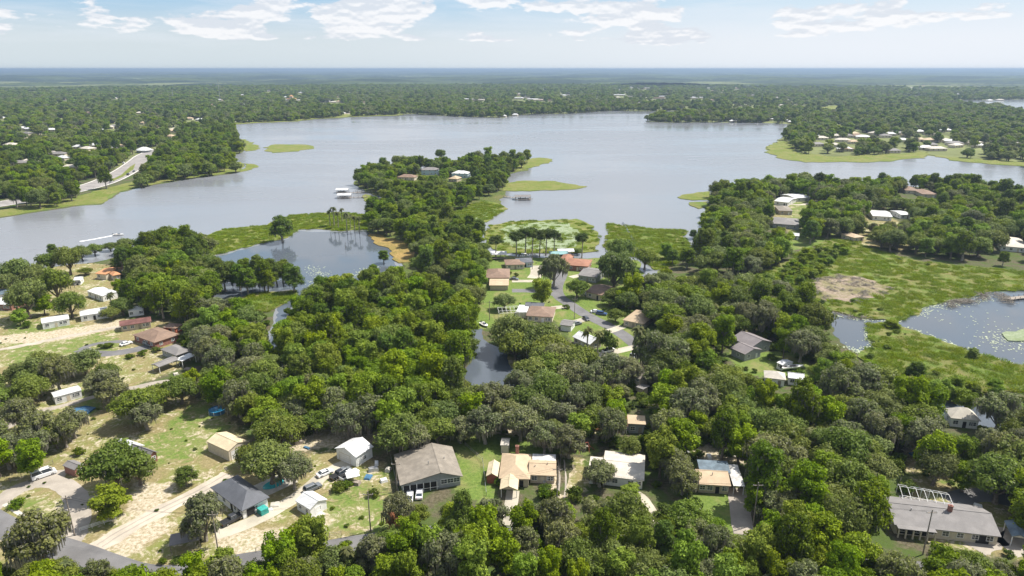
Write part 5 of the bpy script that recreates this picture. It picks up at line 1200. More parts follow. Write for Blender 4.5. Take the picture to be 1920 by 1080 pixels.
def stand(poly, mix, spacing, label, group, srange=(.75, 1.15), mode='crown', openings=None, allow_wet=False, z=0.0, jit=.35, keepchk=True, hs=(.85,1.15), seed=0):
    r = random.Random(seed+int(poly[0][0])+int(poly[0][1])*3); W_ = GP(poly, 0 if mode == 'ground' else 8)
    x0, x1 = min(p[0] for p in W_), max(p[0] for p in W_); y0, y1 = min(p[1] for p in W_)-4, max(p[1] for p in W_)+4
    kinds = [a for a, b in mix]; ws = [b for a, b in mix]; nrow = int((y1-y0)/(spacing*.87))+1; ncol = int((x1-x0)/spacing)+1
    ops = OPEN+(openings or []); cand = []
    for j in range(nrow):
        for i in range(ncol): cand.append((x0+(i+.5*(j % 2))*spacing+r.uniform(-jit, jit)*spacing, y0+j*spacing*.87+r.uniform(-jit, jit)*spacing))
    CX = np.array([c[0] for c in cand]); CY = np.array([c[1] for c in cand])
    for x, y in cand:
        kd = r.choices(kinds, ws)[0]; k = KIND[kd]; s = r.uniform(*srange); sh = r.uniform(*hs); zc_ = ((k.get('base', k['H'])+k['H'])/2)*s*sh+z
        if y < 95: continue
        cx, cy = proj(x, y, zc_); tx, ty = (cx, cy) if mode == 'crown' else proj(x, y, z)
        if not inpoly(tx, ty, poly): continue
        if cx < -140 or cx > 2060 or cy > 1230: continue
        if any(inpoly(cx, cy, o_) for o_ in ops): continue
        if not allow_wet and wet(x, y): continue
        dd = y*CP-(z-CH)*SP; rp = k['R']*s*1280/dd
        if keepchk and not in_front_ok(cx, cy, rp, y): 
            if not (s > .9 and in_front_ok(proj(x,y,zc_*.6)[0], proj(x,y,zc_*.6)[1], rp*.6, y)): continue
            s *= .6
        if not foot_ok(x, y) or not road_ok(x, y): continue
        TREES.append((kd, x, y, z, s, s*sh, r.uniform(0, 6.28), label, group))
NM = {'oak': 'live oak', 'mossy': 'mossy oak', 'broad': 'green maple', 'cypress': 'tall cypress', 'pine': 'tall bare trunked tree', 'palm': 'palm', 'shrub': 'low shrub'}
def wood(where, *a, **k): stand(*a, label='{} '+where, group='stand of {} trees '+where, **k)

WOODB = [(250,1092),(275,1052),(380,1042),(440,1060),(480,1045),(500,1015),(600,1000),(640,1010),(700,1000),(725,958),(760,938),(850,932),(870,950),(930,948),(938,985),(965,985),(975,932),(1045,927),(1060,916),(1120,922),(1180,938),(1205,955),(1222,975),(1240,950),(1262,928),(1310,935),(1320,978),(1380,1005),(1410,1003),(1420,950),(1560,948),(1600,985),(1650,1002),(1700,1010),(1790,1018),(1870,1040),(2060,1045),(2060,1240),(-100,1240),(-100,1075),(60,1060),(120,1050),(200,1078)]
wood('in the bottom wood', WOODB, [('broad',.52),('oak',.24),('mossy',.18),('palm',.03),('cypress',.03)], 5.5, srange=(.46,.92), hs=(.85,1.35))
BELT = [(400,700),(520,690),(560,705),(640,750),(720,775),(800,768),(860,715),(900,725),(1000,712),(1110,692),(1175,700),(1190,745),(1215,800),(1215,850),(1100,845),(970,808),(955,818),(900,800),(870,835),(860,800),(840,825),(800,812),(770,835),(725,845),(710,815),(600,805),(560,825),(480,805),(455,775),(440,740)]
wood('in the oak belt', BELT, [('oak',.48),('mossy',.32),('broad',.2)], 8.2, srange=(.75,1.1))
FOREST = [(520,620),(545,580),(575,560),(600,532),(650,528),(690,512),(760,520),(830,535),(868,560),(888,610),(886,680),(870,715),(800,768),(720,775),(640,750),(560,705),(525,680)]
wood('in the dense wood', FOREST, [('broad',.56),('cypress',.30),('oak',.14)], 7.2, srange=(.68,1.2), hs=(.85,1.2))
wood('in the canal oak clump', [(898,645),(925,614),(975,610),(1030,620),(1055,640),(1085,655),(1115,662),(1112,700),(1040,714),(960,702),(950,665),(905,650)], [('oak',.8),('mossy',.2)], 8.5, srange=(.95,1.25), keepchk=False, openings=[[(1068,606),(1135,612),(1140,655),(1110,668),(1062,642)]])
wood('in the wood edge', [(850,500),(880,478),(905,480),(908,500),(900,520),(914,545),(905,562),(888,566),(868,550),(852,525)], [('oak',.5),('broad',.4),('palm',.1)], 7.5, srange=(.8,1.1))
LW = [(330,645),(355,600),(385,562),(450,575),(500,600),(515,640),(508,690),(500,705),(450,735),(400,722),(360,700),(345,680)]
wood('in the channel wood', LW, [('mossy',.35),('oak',.25),('broad',.4)], 7.6)
wood('in the oak clump', [(212,740),(285,702),(350,718),(348,768),(285,785),(225,778)], [('oak',.7),('mossy',.3)], 8.0)
EW = [(208,500),(240,462),(300,442),(345,432),(385,458),(402,520),(395,562),(330,578),(290,562),(235,548),(208,530)]
wood('in the tall shore grove', EW, [('cypress',.5),('broad',.25),('oak',.25)], 7.6, srange=(.85,1.2))
for px, py, kd_, a_, lab in [(97,466,'cypress',.75,'small dark cypress rising highest of the lakeside oaks'),(91,489,'oak',1.05,'live oak below the small dark cypress by the lake'),(126,483,'oak',1.2,'tall spreading oak with open trunk by the lake lawn'),(152,472,'oak',.9,'oak right of the open trunked lakeside oak'),(176,466,'oak',.8,'last oak at the right of the lakeside row'),
  (30,507,'oak',1.2,'wide oak at the left edge by the lake'),(64,514,'oak',1.1,'wide oak between the lake and the blue grey roof'),(100,530,'oak',1.25,'grey green oak in the middle of the mobile home grove'),(47,552,'oak',1.3,'big oak before the blue grey roofed building'),(78,566,'broad',.9,'green tree left of the white roofed mobile home'),(130,566,'oak',1.05,'oak standing over the partly hidden mobile home'),
  (34,592,'broad',.75,'lower green tree at the left end of the dirt track'),(50,606,'cypress',.45,'small thin tree by the sandy track'),(207,586,'oak',.72,'round oak between two mobile homes'),(229,572,'oak',.85,'oak crown beside the pale teal mobile home'),(206,461,'oak',.7,'small lakeside tree at the left end of the tall grove'),(236,458,'oak',.95,'grey oak on the shore behind the orange roofs'),(12,528,'oak',1.0,'oak cut by the left edge near the lake'),(160,508,'oak',.6,'low tree left of the orange roofs')]:
    place(kd_, px, py, lab, None, a_, a_*.98)
wood('in the dirt track row', [(-60,700),(0,690),(30,672),(120,662),(178,680),(215,700),(210,735),(160,725),(100,715),(40,745),(-60,760)], [('oak',.6),('mossy',.4)], 9.0, srange=(.75,1.0))
wood('in the left edge cluster', [(-80,780),(0,775),(60,762),(140,768),(150,800),(120,850),(60,870),(0,880),(-80,900)], [('mossy',.5),('oak',.4),('broad',.1)], 9.0, srange=(.75,1.0))
RW = [(1112,560),(1160,545),(1230,512),(1300,520),(1400,520),(1450,530),(1500,548),(1545,590),(1555,650),(1600,680),(1640,700),(1800,748),(2060,755),(2060,1040),(1930,1000),(1900,960),(1690,930),(1660,990),(1600,985),(1560,948),(1420,950),(1400,900),(1398,870),(1300,860),(1290,930),(1262,928),(1225,930),(1212,870),(1218,800),(1190,745),(1180,700),(1215,665),(1160,600),(1130,580)]
wood('in the right wood', RW, [('oak',.38),('mossy',.20),('broad',.36),('cypress',.06)], 7.6, srange=(.62,1.2), hs=(.8,1.25))
PEN_OPEN = [[(780,318),(800,312),(838,314),(842,322),(815,326),(782,326)],[(838,328),(860,318),(884,320),(884,332),(850,336)]]
PT = [(668,345),(690,328),(760,318),(860,313),(960,313),(988,312),(958,325),(950,352),(905,372),(880,388),(838,408),(830,420),(862,432),(900,455),(908,478),(900,505),(850,535),(760,530),(800,500),(770,470),(750,450),(704,440),(688,425),(700,397),(738,388),(725,372),(690,362),(670,352)]
wood('on the wooded peninsula', PT, [('cypress',.36),('broad',.38),('oak',.26)], 9.0, srange=(.8,1.1), mode='ground', openings=PEN_OPEN, z=.3)
JR = [(1335,388),(1345,368),(1440,358),(1480,362),(1530,358),(1600,360),(1700,354),(1800,360),(1870,374),(2050,392),(2050,500),(1870,500),(1790,492),(1720,482),(1640,466),(1600,442),(1560,446),(1520,462),(1490,484),(1440,512),(1390,528),(1310,512),(1300,490),(1318,470),(1320,440)]
wood('in the far right woods', JR, [('broad',.40),('oak',.38),('cypress',.12),('mossy',.1)], 9.6, srange=(.9,1.3), mode='ground', openings=[[(1450,372),(1500,355),(1532,362),(1565,376),(1500,392),(1455,388)],[(1445,398),(1505,395),(1512,438),(1470,436)],[(1870,470),(2000,470),(2000,496),(1870,490)]])
# left mainland, near part
KL = [(-300,425),(-300,300),(0,300),(440,236),(446,268),(440,290),(424,294),(424,304),(445,312),(430,322),(370,330),(296,341),(225,356),(190,380),(136,384),(44,398)]
wood('in the shore woods', KL, [('oak',.4),('broad',.36),('cypress',.24)], 10.5, srange=(.9,1.3), mode='ground', openings=[[(-60,366),(44,360),(52,384),(-60,396)],[(250,266),(294,268),(294,292),(274,312),(262,328),(240,347),(200,364),(150,374),(122,362),(150,343),(190,330),(222,310),(238,288)]], keepchk=True)

wood('in the willow thicket', [(1475,500),(1500,470),(1545,452),(1590,450),(1600,462),(1560,492),(1520,520),(1470,540),(1440,530)], [('broad',.7),('shrub',.3)], 5.5, srange=(.4,.65), hs=(.6,.8), allow_wet=True)
wood('in the marsh edge thicket', [(1600,672),(1650,668),(1720,690),(1800,705),(1920,715),(1920,745),(1800,748),(1700,730),(1620,700)], [('broad',.55),('cypress',.2),('shrub',.25)], 6.5, srange=(.4,.75), hs=(.7,.95), allow_wet=True)
# single trees one can point at
for a in [
 ('oak',212,868,'big spreading live oak shading the gravel loop in the left yard',1.25,.95), ('oak',258,880,'dark live oak touching the right side of the big yard oak',.8,.9), ('broad',205,938,'round green tree just below the big yard oak',.95,.72),
 ('cypress',347,888,'lone narrow dark tree on the dry lawn above the sand drive',.62,.62), ('mossy',377,962,'drooping moss covered oak beside the road and the sand drive',.95,1.1), ('mossy',75,1000,'sprawling pale mossy oak at the road corner',1.15,1.0),
 ('broad',102,812,'bright dark green tree among the oaks at the left edge',.85,.75), ('oak',505,862,'broad live oak between the cream barn and the lane',1.15,.95), ('mossy',548,878,'mossy oak leaning over the pool side of the lane',.85,1.0), ('oak',470,850,'live oak crowding the right side of the cream barn',.7,.85),
 ('mossy',190,715,'grey half bare oak between the trailer home and the brick house',1.0,.95), ('mossy',1125,885,'grey leafed tree in front of the white roofed house',.85,.70), ('broad',1183,920,'dense green tree at the front corner of the white roofed house',.6,.5),
 ('oak',1247,838,'pale olive oak right of the white roofed house',.75,.9), ('mossy',1283,895,'mossy oak at the left end of the tan house',.8,.9),
 ('palm',205,548,'single cabbage palm with yellowish fronds beside the tall grove',1.1,1.0), ('broad',1017,543,'round dark green tree in the bend of the street',1.15,.9), ('oak',1082,538,'dark oak on the lawn right of the street',.9,.9), ('oak',945,563,'round dark bush like oak on the lawn below the street end',.85,.8),
 ('mossy',1038,500,'big grey oak by the cul de sac between the two hipped roofs',1.3,1.1), ('broad',900,512,'green tree beside the tall brown hipped roof',.6,.6),
 ('cypress',527,422,'lone round cypress standing on the marsh island',1.5,.78), ('broad',1675,606,'dark rounded bush tree on the point of the pond',.7,.42), ('cypress',1826,660,'small solitary tree on the marsh at the pond edge',.5,.55), ('pine',1537,332,'tall lone pine above the lake house',1.1,1.25),
 ('cypress',1300,437,'slender dark tree at the mouth of the little inlet',.55,.8), ('pine',1092,446,'separate tall round crowned tree at the right of the canal row',1.0,.92), ('pine',929,450,'round crowned tree at the left start of the canal row',1.0,.85),
 ('broad',1250,468,'round tree on the marsh near its right end',.9,.85), ('cypress',1290,478,'dark leaning tree beside the small inlet',1.0,.8), ('oak',1165,465,'wide dark oak at the left edge of the channel marsh',1.3,1.0), ('oak',1150,500,'big dark oak behind the grey gabled house',1.3,1.0), ('broad',1185,505,'paler oak right of the big dark oak',.9,.9),
 ('cypress',719,478,'mossy tree leaning out from the ochre bank into the lagoon',.75,.7), ('cypress',795,488,'grey green cypress at the lower right of the lagoon',.9,.9),('cypress',700,505,'short cypress at the lower edge of the lagoon',.8,.65),('broad',600,530,'pale green willow at the tip of the dense wood',.7,.5),
 ('cypress',1510,560,'tall feathery tree standing over the left end of the pond',1.2,1.1), ('broad',480,655,'pale green tree on the bank of the narrow channel',.7,.6)]:
    place(a[0], a[1], a[2], a[3], None, a[4], a[5])
for i, (px, py) in enumerate([(968,443),(985,437),(998,436),(1012,441),(1024,439),(1040,441)]): place('pine', px, py, 'tall round crowned tree in the close row behind the boat canal', 'tall trees in the row behind the boat canal', random.uniform(1.1, 1.3), random.uniform(.8, .9))
for i, (px, py) in enumerate([(408,500),(418,512),(432,505),(446,512),(458,500),(470,508),(482,497),(492,508),(506,500),(517,508),(528,502),(540,508),(548,516),(500,520),(462,520)]): place('cypress', px, py, 'tall bare stemmed cypress in the lagoon grove', 'cypresses in the lagoon grove', random.uniform(.85, 1.1), random.uniform(.85, 1.0))
for i, (px, py) in enumerate([(617,393),(624,388),(632,397),(640,390),(648,398),(655,402),(663,405),(672,406)]): place('palm', px, py, 'palm in the small cluster on the marsh island', 'palms on the marsh island', random.uniform(1.1, 1.5), 1.0)
for i, (px, py) in enumerate([(915,285),(945,292),(962,290),(975,294),(988,290),(897,292),(880,298),(925,298)]): place('oak' if i % 2 else 'broad', px, py, 'tree at the far right tip of the peninsula', 'trees at the tip of the peninsula', random.uniform(1.0, 1.25), 1.1, z=.3)
for i, (px, py) in enumerate([(745,300),(758,303),(770,300),(826,288),(780,303)]): place('oak', px, py, 'dark tree on the lake side of the peninsula houses', 'trees behind the peninsula houses', random.uniform(.95, 1.3), 1.1, z=.3)
for px, py, kd_, a_, lab in [(1143,562,'oak',.7,'oak standing before the brown roofed house right of the street'),(1157,553,'oak',.9,'second oak right of the brown roofed street house'),(1168,556,'broad',.9,'green tree between two oaks right of the street'),(1188,548,'oak',1.0,'oak behind the wide tan hipped roof'),(1225,562,'oak',1.0,'oak at the right of the wide tan hipped roof'),
  (1103,613,'palm',1.3,'palm on the lawn between the grey garage and the street'),(1123,621,'palm',1.2,'palm at the street edge above the bright white roof'),(1140,640,'shrub',1.8,'rounded bush right of the bright white roof'),(1147,690,'mossy',1.1,'mossy oak below the drive with the white pickup'),(1175,690,'mossy',1.0,'mossy oak left of the tall cream house'),
  (1222,650,'mossy',1.25,'broad mossy oak covering the right side of the street end'),(1262,660,'mossy',1.2,'broad mossy oak right of the street end'),(1230,700,'mossy',.9,'grey oak behind the tall cream house'),(1198,612,'palm',1.4,'palm beside the street below the tan hipped roof'),(1240,590,'oak',1.0,'oak touching the right side of the tan hipped roof'),(1153,500,'oak',1.45,'largest dark oak by the narrow canal'),(970,612,'oak',.9,'oak below the screen cage'),(1082,470,'oak',.6,'small tree behind the red tiled house'),
  (884,470,'broad',1.0,'green tree at the root of the peninsula'),(905,462,'oak',.8,'oak beside the left boathouse of the canal'),(1210,480,'oak',1.1,'wide oak left of the narrow canal mouth'),(1262,478,'cypress',.8,'grey green tree standing on the marsh by the canal'),(1325,492,'broad',.9,'green tree at the inlet edge')]:
    place(kd_, px, py, lab, None, a_, a_*.95)
# shrubs
r4 = random.Random(9)
for px, py, lab in [(148,848,'small bush in the left yard by the shed'),(30,945,'small bush inside the gravel loop'),(430,905,'bush below the cream barn'),(650,908,'large bush beside the white canopy'),(635,915,'bush above the white workshop'),(700,925,'bush on the lawn beside the gray house'),(805,902,'clipped bush at the gray house porch') ,
                    (1022,918,'bush in front of the beige house'),(935,905,'bush by the tan carport'),(205,648,'bush on the round bed before the brick house'),(190,650,'palm bush on the round bed before the brick house'),(268,662,'bush below the brick house'),(293,655,'tall bush beside the grey roofed house'),(243,668,'small round bush by the gravel drive'),
                    (1447,670,'clipped bush on the lawn by the plum grey roof'),(955,512,'round bush left of the street end'),(968,515,'bush between the parked car and the lawn'),(1062,575,'bush bed at the street bend')]:
    X, Y = G(px, py, .8); TREES.append(('shrub', X, Y, 0, r4.uniform(.6, 1.0), r4.uniform(.6, 1.0), r4.uniform(0, 6), lab, None))
X, Y = G(742, 968, 6); cm = PROTO['broad'][0][0].copy(); cm.materials.clear(); cm.materials.append(M['orange'])
t_ = empty('orange_tree', (X, Y, 0)); t_.scale = (.45,.45,.62); tag(t_, 'small tree with orange red crown at the edge of the bottom wood', 'tree'); link('trunk', PROTO['broad'][0][1], t_); link('crown', cm, t_)

LMK = [(n_, G(x_, y_)) for n_, x_, y_ in [('the gray house',805,890),('the beige house',990,890),('the white roofed house',1165,890),('the tan house',1345,900),('the ranch house',1775,985),('the white garage',670,865),('the cream barn',427,850),('the round blue pool',407,775),
  ('the brick house',292,640),('the orange roofs',200,510),('the brown street house',1010,590),('the bright white roof',1100,645),('the tan hipped roof',1197,603),('the plum grey roof',1412,655),('the boat trailer',1486,690),('the tall cream house',1200,712),('the porch house',1195,797),('the pale pond house',1810,785),
  ('the round bush at the pond',1675,612),('the canal bend',900,650),('the lagoon mouth',560,560),('the channel bend',515,690),('the lone marsh cypress',527,445),('the ochre bank',750,470),('the white boathouses',645,365),('the grey boathouse',980,373),('the pale blue house',860,325),('the white metal roof',1655,405),('the brown lakeside roofs',1728,360),
  ('the driveway house',1475,415),('the rightmost white house',1900,463),('the highway median',230,325),('the white dome',270,284),('the dead reed patch',1590,545),('the loop drive',70,930),('the trailer home',125,745),('the rough lawn pole',695,996),('the bottom road pole',1412,1000),('the small inlet',1315,470),('the red tiled house',1075,495)]]
def landmark(x, y, s_):
    n_, (lx, ly) = min(LMK, key=lambda q: (q[1][0]-x)**2+(q[1][1]-y)**2); dx, dy = x-lx, y-ly
    d_ = ('right of ' if dx > 0 else 'left of ') if abs(dx) > abs(dy) else ('behind ' if dy > 0 else 'in front of ')
    return ('small ' if s_ < .82 else 'large ' if s_ > 1.05 else ''), ', '+d_+n_
# nearest 300 of a kind as things, the rest as one mass per kind
print('trees', len(TREES))
bykind = {}
for t in TREES: bykind.setdefault(t[0], []).append(t)
for kd, lst in bykind.items():
    def vis(t):
        px, py = proj(t[1], t[2], t[3]+5); return (0 if -20 < px < 1940 and py < 1120 else 1, 0 if t[8] is None or '{' not in t[8] else 1, t[2]) if True else 0
    lst.sort(key=vis); near, rest = lst[:295], lst[295:]
    print(kd, len(near), len(rest), 'nearest rest', rest[0][2] if rest else None)
    for i, (k_, x, y, z_, sx, sz, ro, lab, grp) in enumerate(near):
        cm, tm = PROTO[kd][i % len(PROTO[kd])]; root = empty(KIND[kd]['name'], (x, y, z_), ro); root.scale = (sx, sx, sz)
        lab_ = lab
        if '{}' in lab: a_, b_ = landmark(x, y, sx); lab_ = a_+lab.replace('{}', NM[kd])+b_
        if len(lab_.split()) > 16: print('LONG', lab_)
        tag(root, lab_, 'shrub' if kd == 'shrub' else 'tree', grp.replace('{}', NM[kd]) if grp else None)
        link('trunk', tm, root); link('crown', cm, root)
    if rest:
        n = len(rest); scatter('distant_'+KIND[kd]['name']+'s', [(t[1], t[2], t[3]) for t in rest], [t[6] for t in rest], [(t[4], t[4], t[5]) for t in rest], [i % len(lod_collection(kd).objects) for i in range(n)], lod_collection(kd), 'mass of '+NM[kd]+' trees in the woods further off')

# undergrowth, reeds, lily pads
shc = bpy.data.collections.new('undergrowth_shapes')
for cm, tm in PROTO['shrub']: shc.objects.link(bpy.data.objects.new('undergrowth', cm))
def fill(polys, spacing, zz, mode_open=True, r=None, dens=1.0, maxd=700):
    out = []; r = r or random.Random(3)
    for poly in polys:
        W_ = GP(poly); x0, x1 = min(p[0] for p in W_), max(p[0] for p in W_); y0, y1 = min(p[1] for p in W_), min(maxd, max(p[1] for p in W_))
        if y1 <= y0: continue
        n = int((x1-x0)*(y1-y0)/spacing**2*dens)
        if n < 1: continue
        g = np.random.default_rng(n); X_ = g.uniform(x0, x1, n); Y_ = g.uniform(y0, y1, n); ok = inpoly(X_, Y_, W_); X_, Y_ = X_[ok], Y_[ok]
        px, py = proj(X_, Y_, zz); vis_ = (px > -60) & (px < 1980) & (py < 1130); X_, Y_, px, py = X_[vis_], Y_[vis_], px[vis_], py[vis_]
        if mode_open:
            bad = np.zeros(len(X_), bool)
            for o_ in OPEN: bad |= inpoly(px, py, o_)
            for w_ in WATERW: bad |= inpoly(X_, Y_, w_)
            for l in FOOT: bad |= inpoly(X_, Y_, l)
            for pts_, hy in KEEP:
                bx0, bx1, by1 = min(p[0] for p in pts_), max(p[0] for p in pts_), max(p[1] for p in pts_); bad |= (px > bx0-4) & (px < bx1+4) & (py > by1-4) & (py < by1+12)
            for ln, wd in ROADS:
                for a, b in zip(ln, ln[1:]):
                    vx, vy = b[0]-a[0], b[1]-a[1]; t = np.clip(((X_-a[0])*vx+(Y_-a[1])*vy)/(vx*vx+vy*vy+1e-9), 0, 1); bad |= ((X_-a[0]-t*vx)**2+(Y_-a[1]-t*vy)**2) < wd*wd
            X_, Y_ = X_[~bad], Y_[~bad]
        out.append(np.stack([X_, Y_, np.full(len(X_), zz)], 1))
    return np.concatenate(out) if out else np.zeros((0, 3))
U = fill([WOODB, BELT, FOREST, LW, EW, RW], 4.6, 0); g = np.random.default_rng(2); n = len(U); s_ = g.uniform(.35, 1.1, n)
scatter('undergrowth', U, g.uniform(0, 6.28, n), np.stack([s_, s_, s_*g.uniform(.7, 1.2, n)], 1), g.integers(0, 3, n), shc, 'low green undergrowth beneath the woods')
YS = fill(YARD[:3]+LAWN[:3]+LAWN[5:8], 11, 0); n = len(YS); s_ = g.uniform(.10, .35, n)
scatter('weeds', YS, g.uniform(0, 6.28, n), np.stack([s_, s_, s_*.7], 1), g.integers(0, 3, n), shc, 'scattered weeds and small tufts over the rough lawns')
def reedclump(seed):
    g = np.random.default_rng(seed); q = 110; a = g.uniform(0, 6.28, q); rr = 2.0*np.sqrt(g.uniform(0, 1, q)); x, y = rr*np.cos(a), rr*np.sin(a); h = g.uniform(.3, .85, q); b = g.uniform(0, 3.14, q); w_ = .10; lx, ly = g.normal(0, .6, q), g.normal(0, .6, q)
    V = np.stack([np.stack([x-np.cos(b)*w_, y-np.sin(b)*w_, 0*x], 1), np.stack([x+np.cos(b)*w_, y+np.sin(b)*w_, 0*x], 1), np.stack([x+lx+np.cos(b)*w_*.5, y+ly+np.sin(b)*w_*.5, h], 1), np.stack([x+lx-np.cos(b)*w_*.5, y+ly-np.sin(b)*w_*.5, h], 1)], 1).reshape(-1, 3)
    t = np.repeat(np.stack([g.uniform(0, 1, q), np.full(q, g.uniform(0, 1)), np.zeros(q)], 1), 4, 0)
    return quads_mesh('reeds', np.zeros((1, 3)), np.array([[0, 0, 1.]]), np.array([.2]), np.array([[.5, .5, 0]]), M['reed'], None, 1, (V, np.arange(len(V)).reshape(-1, 4), t))
rc = bpy.data.collections.new('reed_shapes')
for i in range(4): rc.objects.link(bpy.data.objects.new('reeds', reedclump(i)))
for mi in (range(0, 1), range(6, 9), range(13, 16)):
    for i in mi:
        mp = MARSH[i][2]; R_ = fill([mp], 2.6, .34, False); n = len(R_)
        if n:
            nz = 1+np.sin(R_[:, 0]*.11+np.sin(R_[:, 1]*.07)*2)+np.sin(R_[:, 1]*.13+np.sin(R_[:, 0]*.05)*2); R_ = R_[(nz > -.6) | (g.random(n) < .35)]; n = len(R_)
            if i in (14, 15): R_ = R_[((np.sin(R_[:, 0]*.09)*np.sin(R_[:, 1]*.08) > -.2) | (g.random(n) < .45)) & ~inpoly(R_[:, 0], R_[:, 1], GP([(1520,530),(1560,520),(1640,526),(1660,540),(1640,556),(1590,570),(1550,562),(1530,548)]))]; n = len(R_)
            if i == 7: R_ = R_[g.random(n) < .3]; n = len(R_)
            scatter('marsh_grass', R_, g.uniform(0, 6.28, n), g.uniform(.6, 1.3, (n, 3)), g.integers(0, 4, n), rc, 'tall green reeds growing over the '+('marsh island' if i < 6 else 'shore marsh'))
MS = fill([MARSH[14][2], MARSH[15][2], MARSH[8][2]], 10, .4, False); n = len(MS); MS = MS[(np.sin(MS[:, 0]*.06)+np.sin(MS[:, 1]*.05) > .2)]; n = len(MS); s_ = g.uniform(.2, .8, n)
scatter('marsh_bushes', MS, g.uniform(0, 6.28, n), np.stack([s_, s_, s_*.7], 1), g.integers(0, 3, n), shc, 'low bushes dotted over the green marsh meadow')
lp = MB(); lp.lathe([(.02,0),(.5,.02)], 7); lc = bpy.data.collections.new('lily_shapes'); lc.objects.link(bpy.data.objects.new('lily_pad', lp.mesh('lily_pad', M['lilypad'])))
def rim(poly, n, spread, z=.12, seed=1):
    g = np.random.default_rng(seed); W_ = GP(poly); out = []
    for a, b in zip(W_, W_[1:]):
        L_ = math.hypot(b[0]-a[0], b[1]-a[1]); m_ = int(L_*n); t = g.uniform(0, 1, m_); out.append(np.stack([a[0]+(b[0]-a[0])*t+g.normal(0, spread, m_), a[1]+(b[1]-a[1])*t+g.normal(0, spread, m_)*1.2, np.full(m_, z)], 1))
    return np.concatenate(out)
LP = np.concatenate([rim([(1630,615),(1642,652),(1618,662),(1590,652)], 9, 1.6), rim([(1700,616),(1750,636),(1800,655),(1870,677),(1920,690),(1980,700)], 8, 1.8), rim([(1555,590),(1600,598),(1650,602),(1692,602)], 3, .8), rim([(1706,592),(1740,575),(1800,566),(1850,552)], 8, 2.6), rim([(1840,640),(1900,628),(1930,640),(1900,655)], 6, 4), rim([(1720,600),(1800,590),(1880,600),(1840,620)], .9, 8), rim([(610,525),(660,520),(700,500)], 6, 2.2), rim([(585,500),(600,515),(590,535)], 5, 3), rim([(930,440),(1000,430),(1080,440),(1040,458),(950,455)], 1.6, 7, .50), rim([(880,418),(910,405),(935,395)], 5, 3, .50)])
n = len(LP); s_ = g.uniform(.3, .9, n); scatter('lily_pads', LP, g.uniform(0, 6.28, n), np.stack([s_, s_, s_], 1), np.zeros(n), lc, 'pale lily pads floating along the pond and lagoon edges')
r_ = random.Random(4)
lg = bpy.data.collections.new('log_shapes'); mm = MB()
for i in range(26):
    a = r_.uniform(0, 3.14); x, y = r_.gauss(0, 1.6), r_.gauss(0, 1.6); L_ = r_.uniform(.8, 2.6); zz_ = r_.uniform(.1, .8); mm.tube((x-math.cos(a)*L_/2, y-math.sin(a)*L_/2, zz_), (x+math.cos(a)*L_/2, y+math.sin(a)*L_/2, zz_+r_.uniform(-.3, .5)), .12, .06, 4)
lg.objects.link(bpy.data.objects.new('driftwood', mm.mesh('driftwood', M['palebark'])))
DW = np.concatenate([rim([(1770,575),(1800,568),(1830,562),(1850,552)], .45, 1.2, .3), rim([(1868,552),(1885,562),(1895,572)], .5, 1.4, .3), rim([(1555,588),(1580,594),(1620,598)], .3, .5, .2)]); n = len(DW)
scatter('driftwood', DW, g.uniform(0, 6.28, n), np.ones((n, 3)), np.zeros(n), lg, 'tangle of pale driftwood and dead stems at the pond edge')

DS = fill([[(1512,532),(1550,519),(1602,519),(1652,536),(1678,541),(1641,560),(1596,570),(1548,567),(1522,549)]], 4.6, .5, False); n = len(DS)
scatter('dead_stems', DS, g.uniform(0, 6.28, n), np.ones((n, 3))*g.uniform(.4, .9, (n, 1)), np.zeros(n), lg, 'flattened dead stems over the brown reed patch')
# far woods: everything past the lake, as one mass
fc = far_collection(); g = np.random.default_rng(77)
def farpts(d0, d1, sp):
    n = int((d1*d1-d0*d0)*.5*1.62/sp**2); r = np.sqrt(g.uniform(d0*d0, d1*d1, n)); a = g.uniform(-.81, .81, n); return r*np.sin(a), r*np.cos(a)
X1, Y1 = farpts(640, 2200, 9.8); X2, Y2 = farpts(2200, 4600, 14.0)
X_ = np.concatenate([X1, X2]); Y_ = np.concatenate([Y1, Y2]); bad = np.zeros(len(X_), bool)
for p in (LAKE, FARL1, FARL2, FIELD, LEFTSHORE): bad |= inpoly(X_, Y_, GP(p))
for p in (KL, JR): bad |= inpoly(X_, Y_, GP(p))
bad |= inpoly(X_, Y_, GP(PENIN)) | (Y_ < 560)
for m_ in MARSH: bad |= inpoly(X_, Y_, GP(m_[2]))
for ln, wd in ROADS[:2]:
    for a, b in zip(ln, ln[1:]):
        vx, vy = b[0]-a[0], b[1]-a[1]; t = np.clip(((X_-a[0])*vx+(Y_-a[1])*vy)/(vx*vx+vy*vy+1e-9), 0, 1); bad |= ((X_-a[0]-t*vx)**2+(Y_-a[1]-t*vy)**2) < (wd+4)**2
px, py = proj(X_, Y_, 7)
for pts, hy in KEEP:
    if hy > 600:
        x0 = min(p[0] for p in pts)-3; x1 = max(p[0] for p in pts)+3; y0 = min(p[1] for p in pts)-2; y1 = max(p[1] for p in pts)+3+1280*8/hy
        bad |= (px > x0) & (px < x1) & (py > y0) & (py < y1) & (g.random(len(X_)) < .93)
for f in FOOT: 
    if f[0][1] > 600: bad |= inpoly(X_, Y_, f)
gap = np.sin(X_*.011+2*np.sin(Y_*.004))*np.sin(Y_*.0065+1.7*np.sin(X_*.006)); gap2 = np.sin(X_*.023+3*np.sin(Y_*.009))*np.sin(Y_*.013+1.3*np.sin(X_*.017)); bad |= (gap > .88) | ((gap2 > .90) & (g.random(len(X_)) < .85))
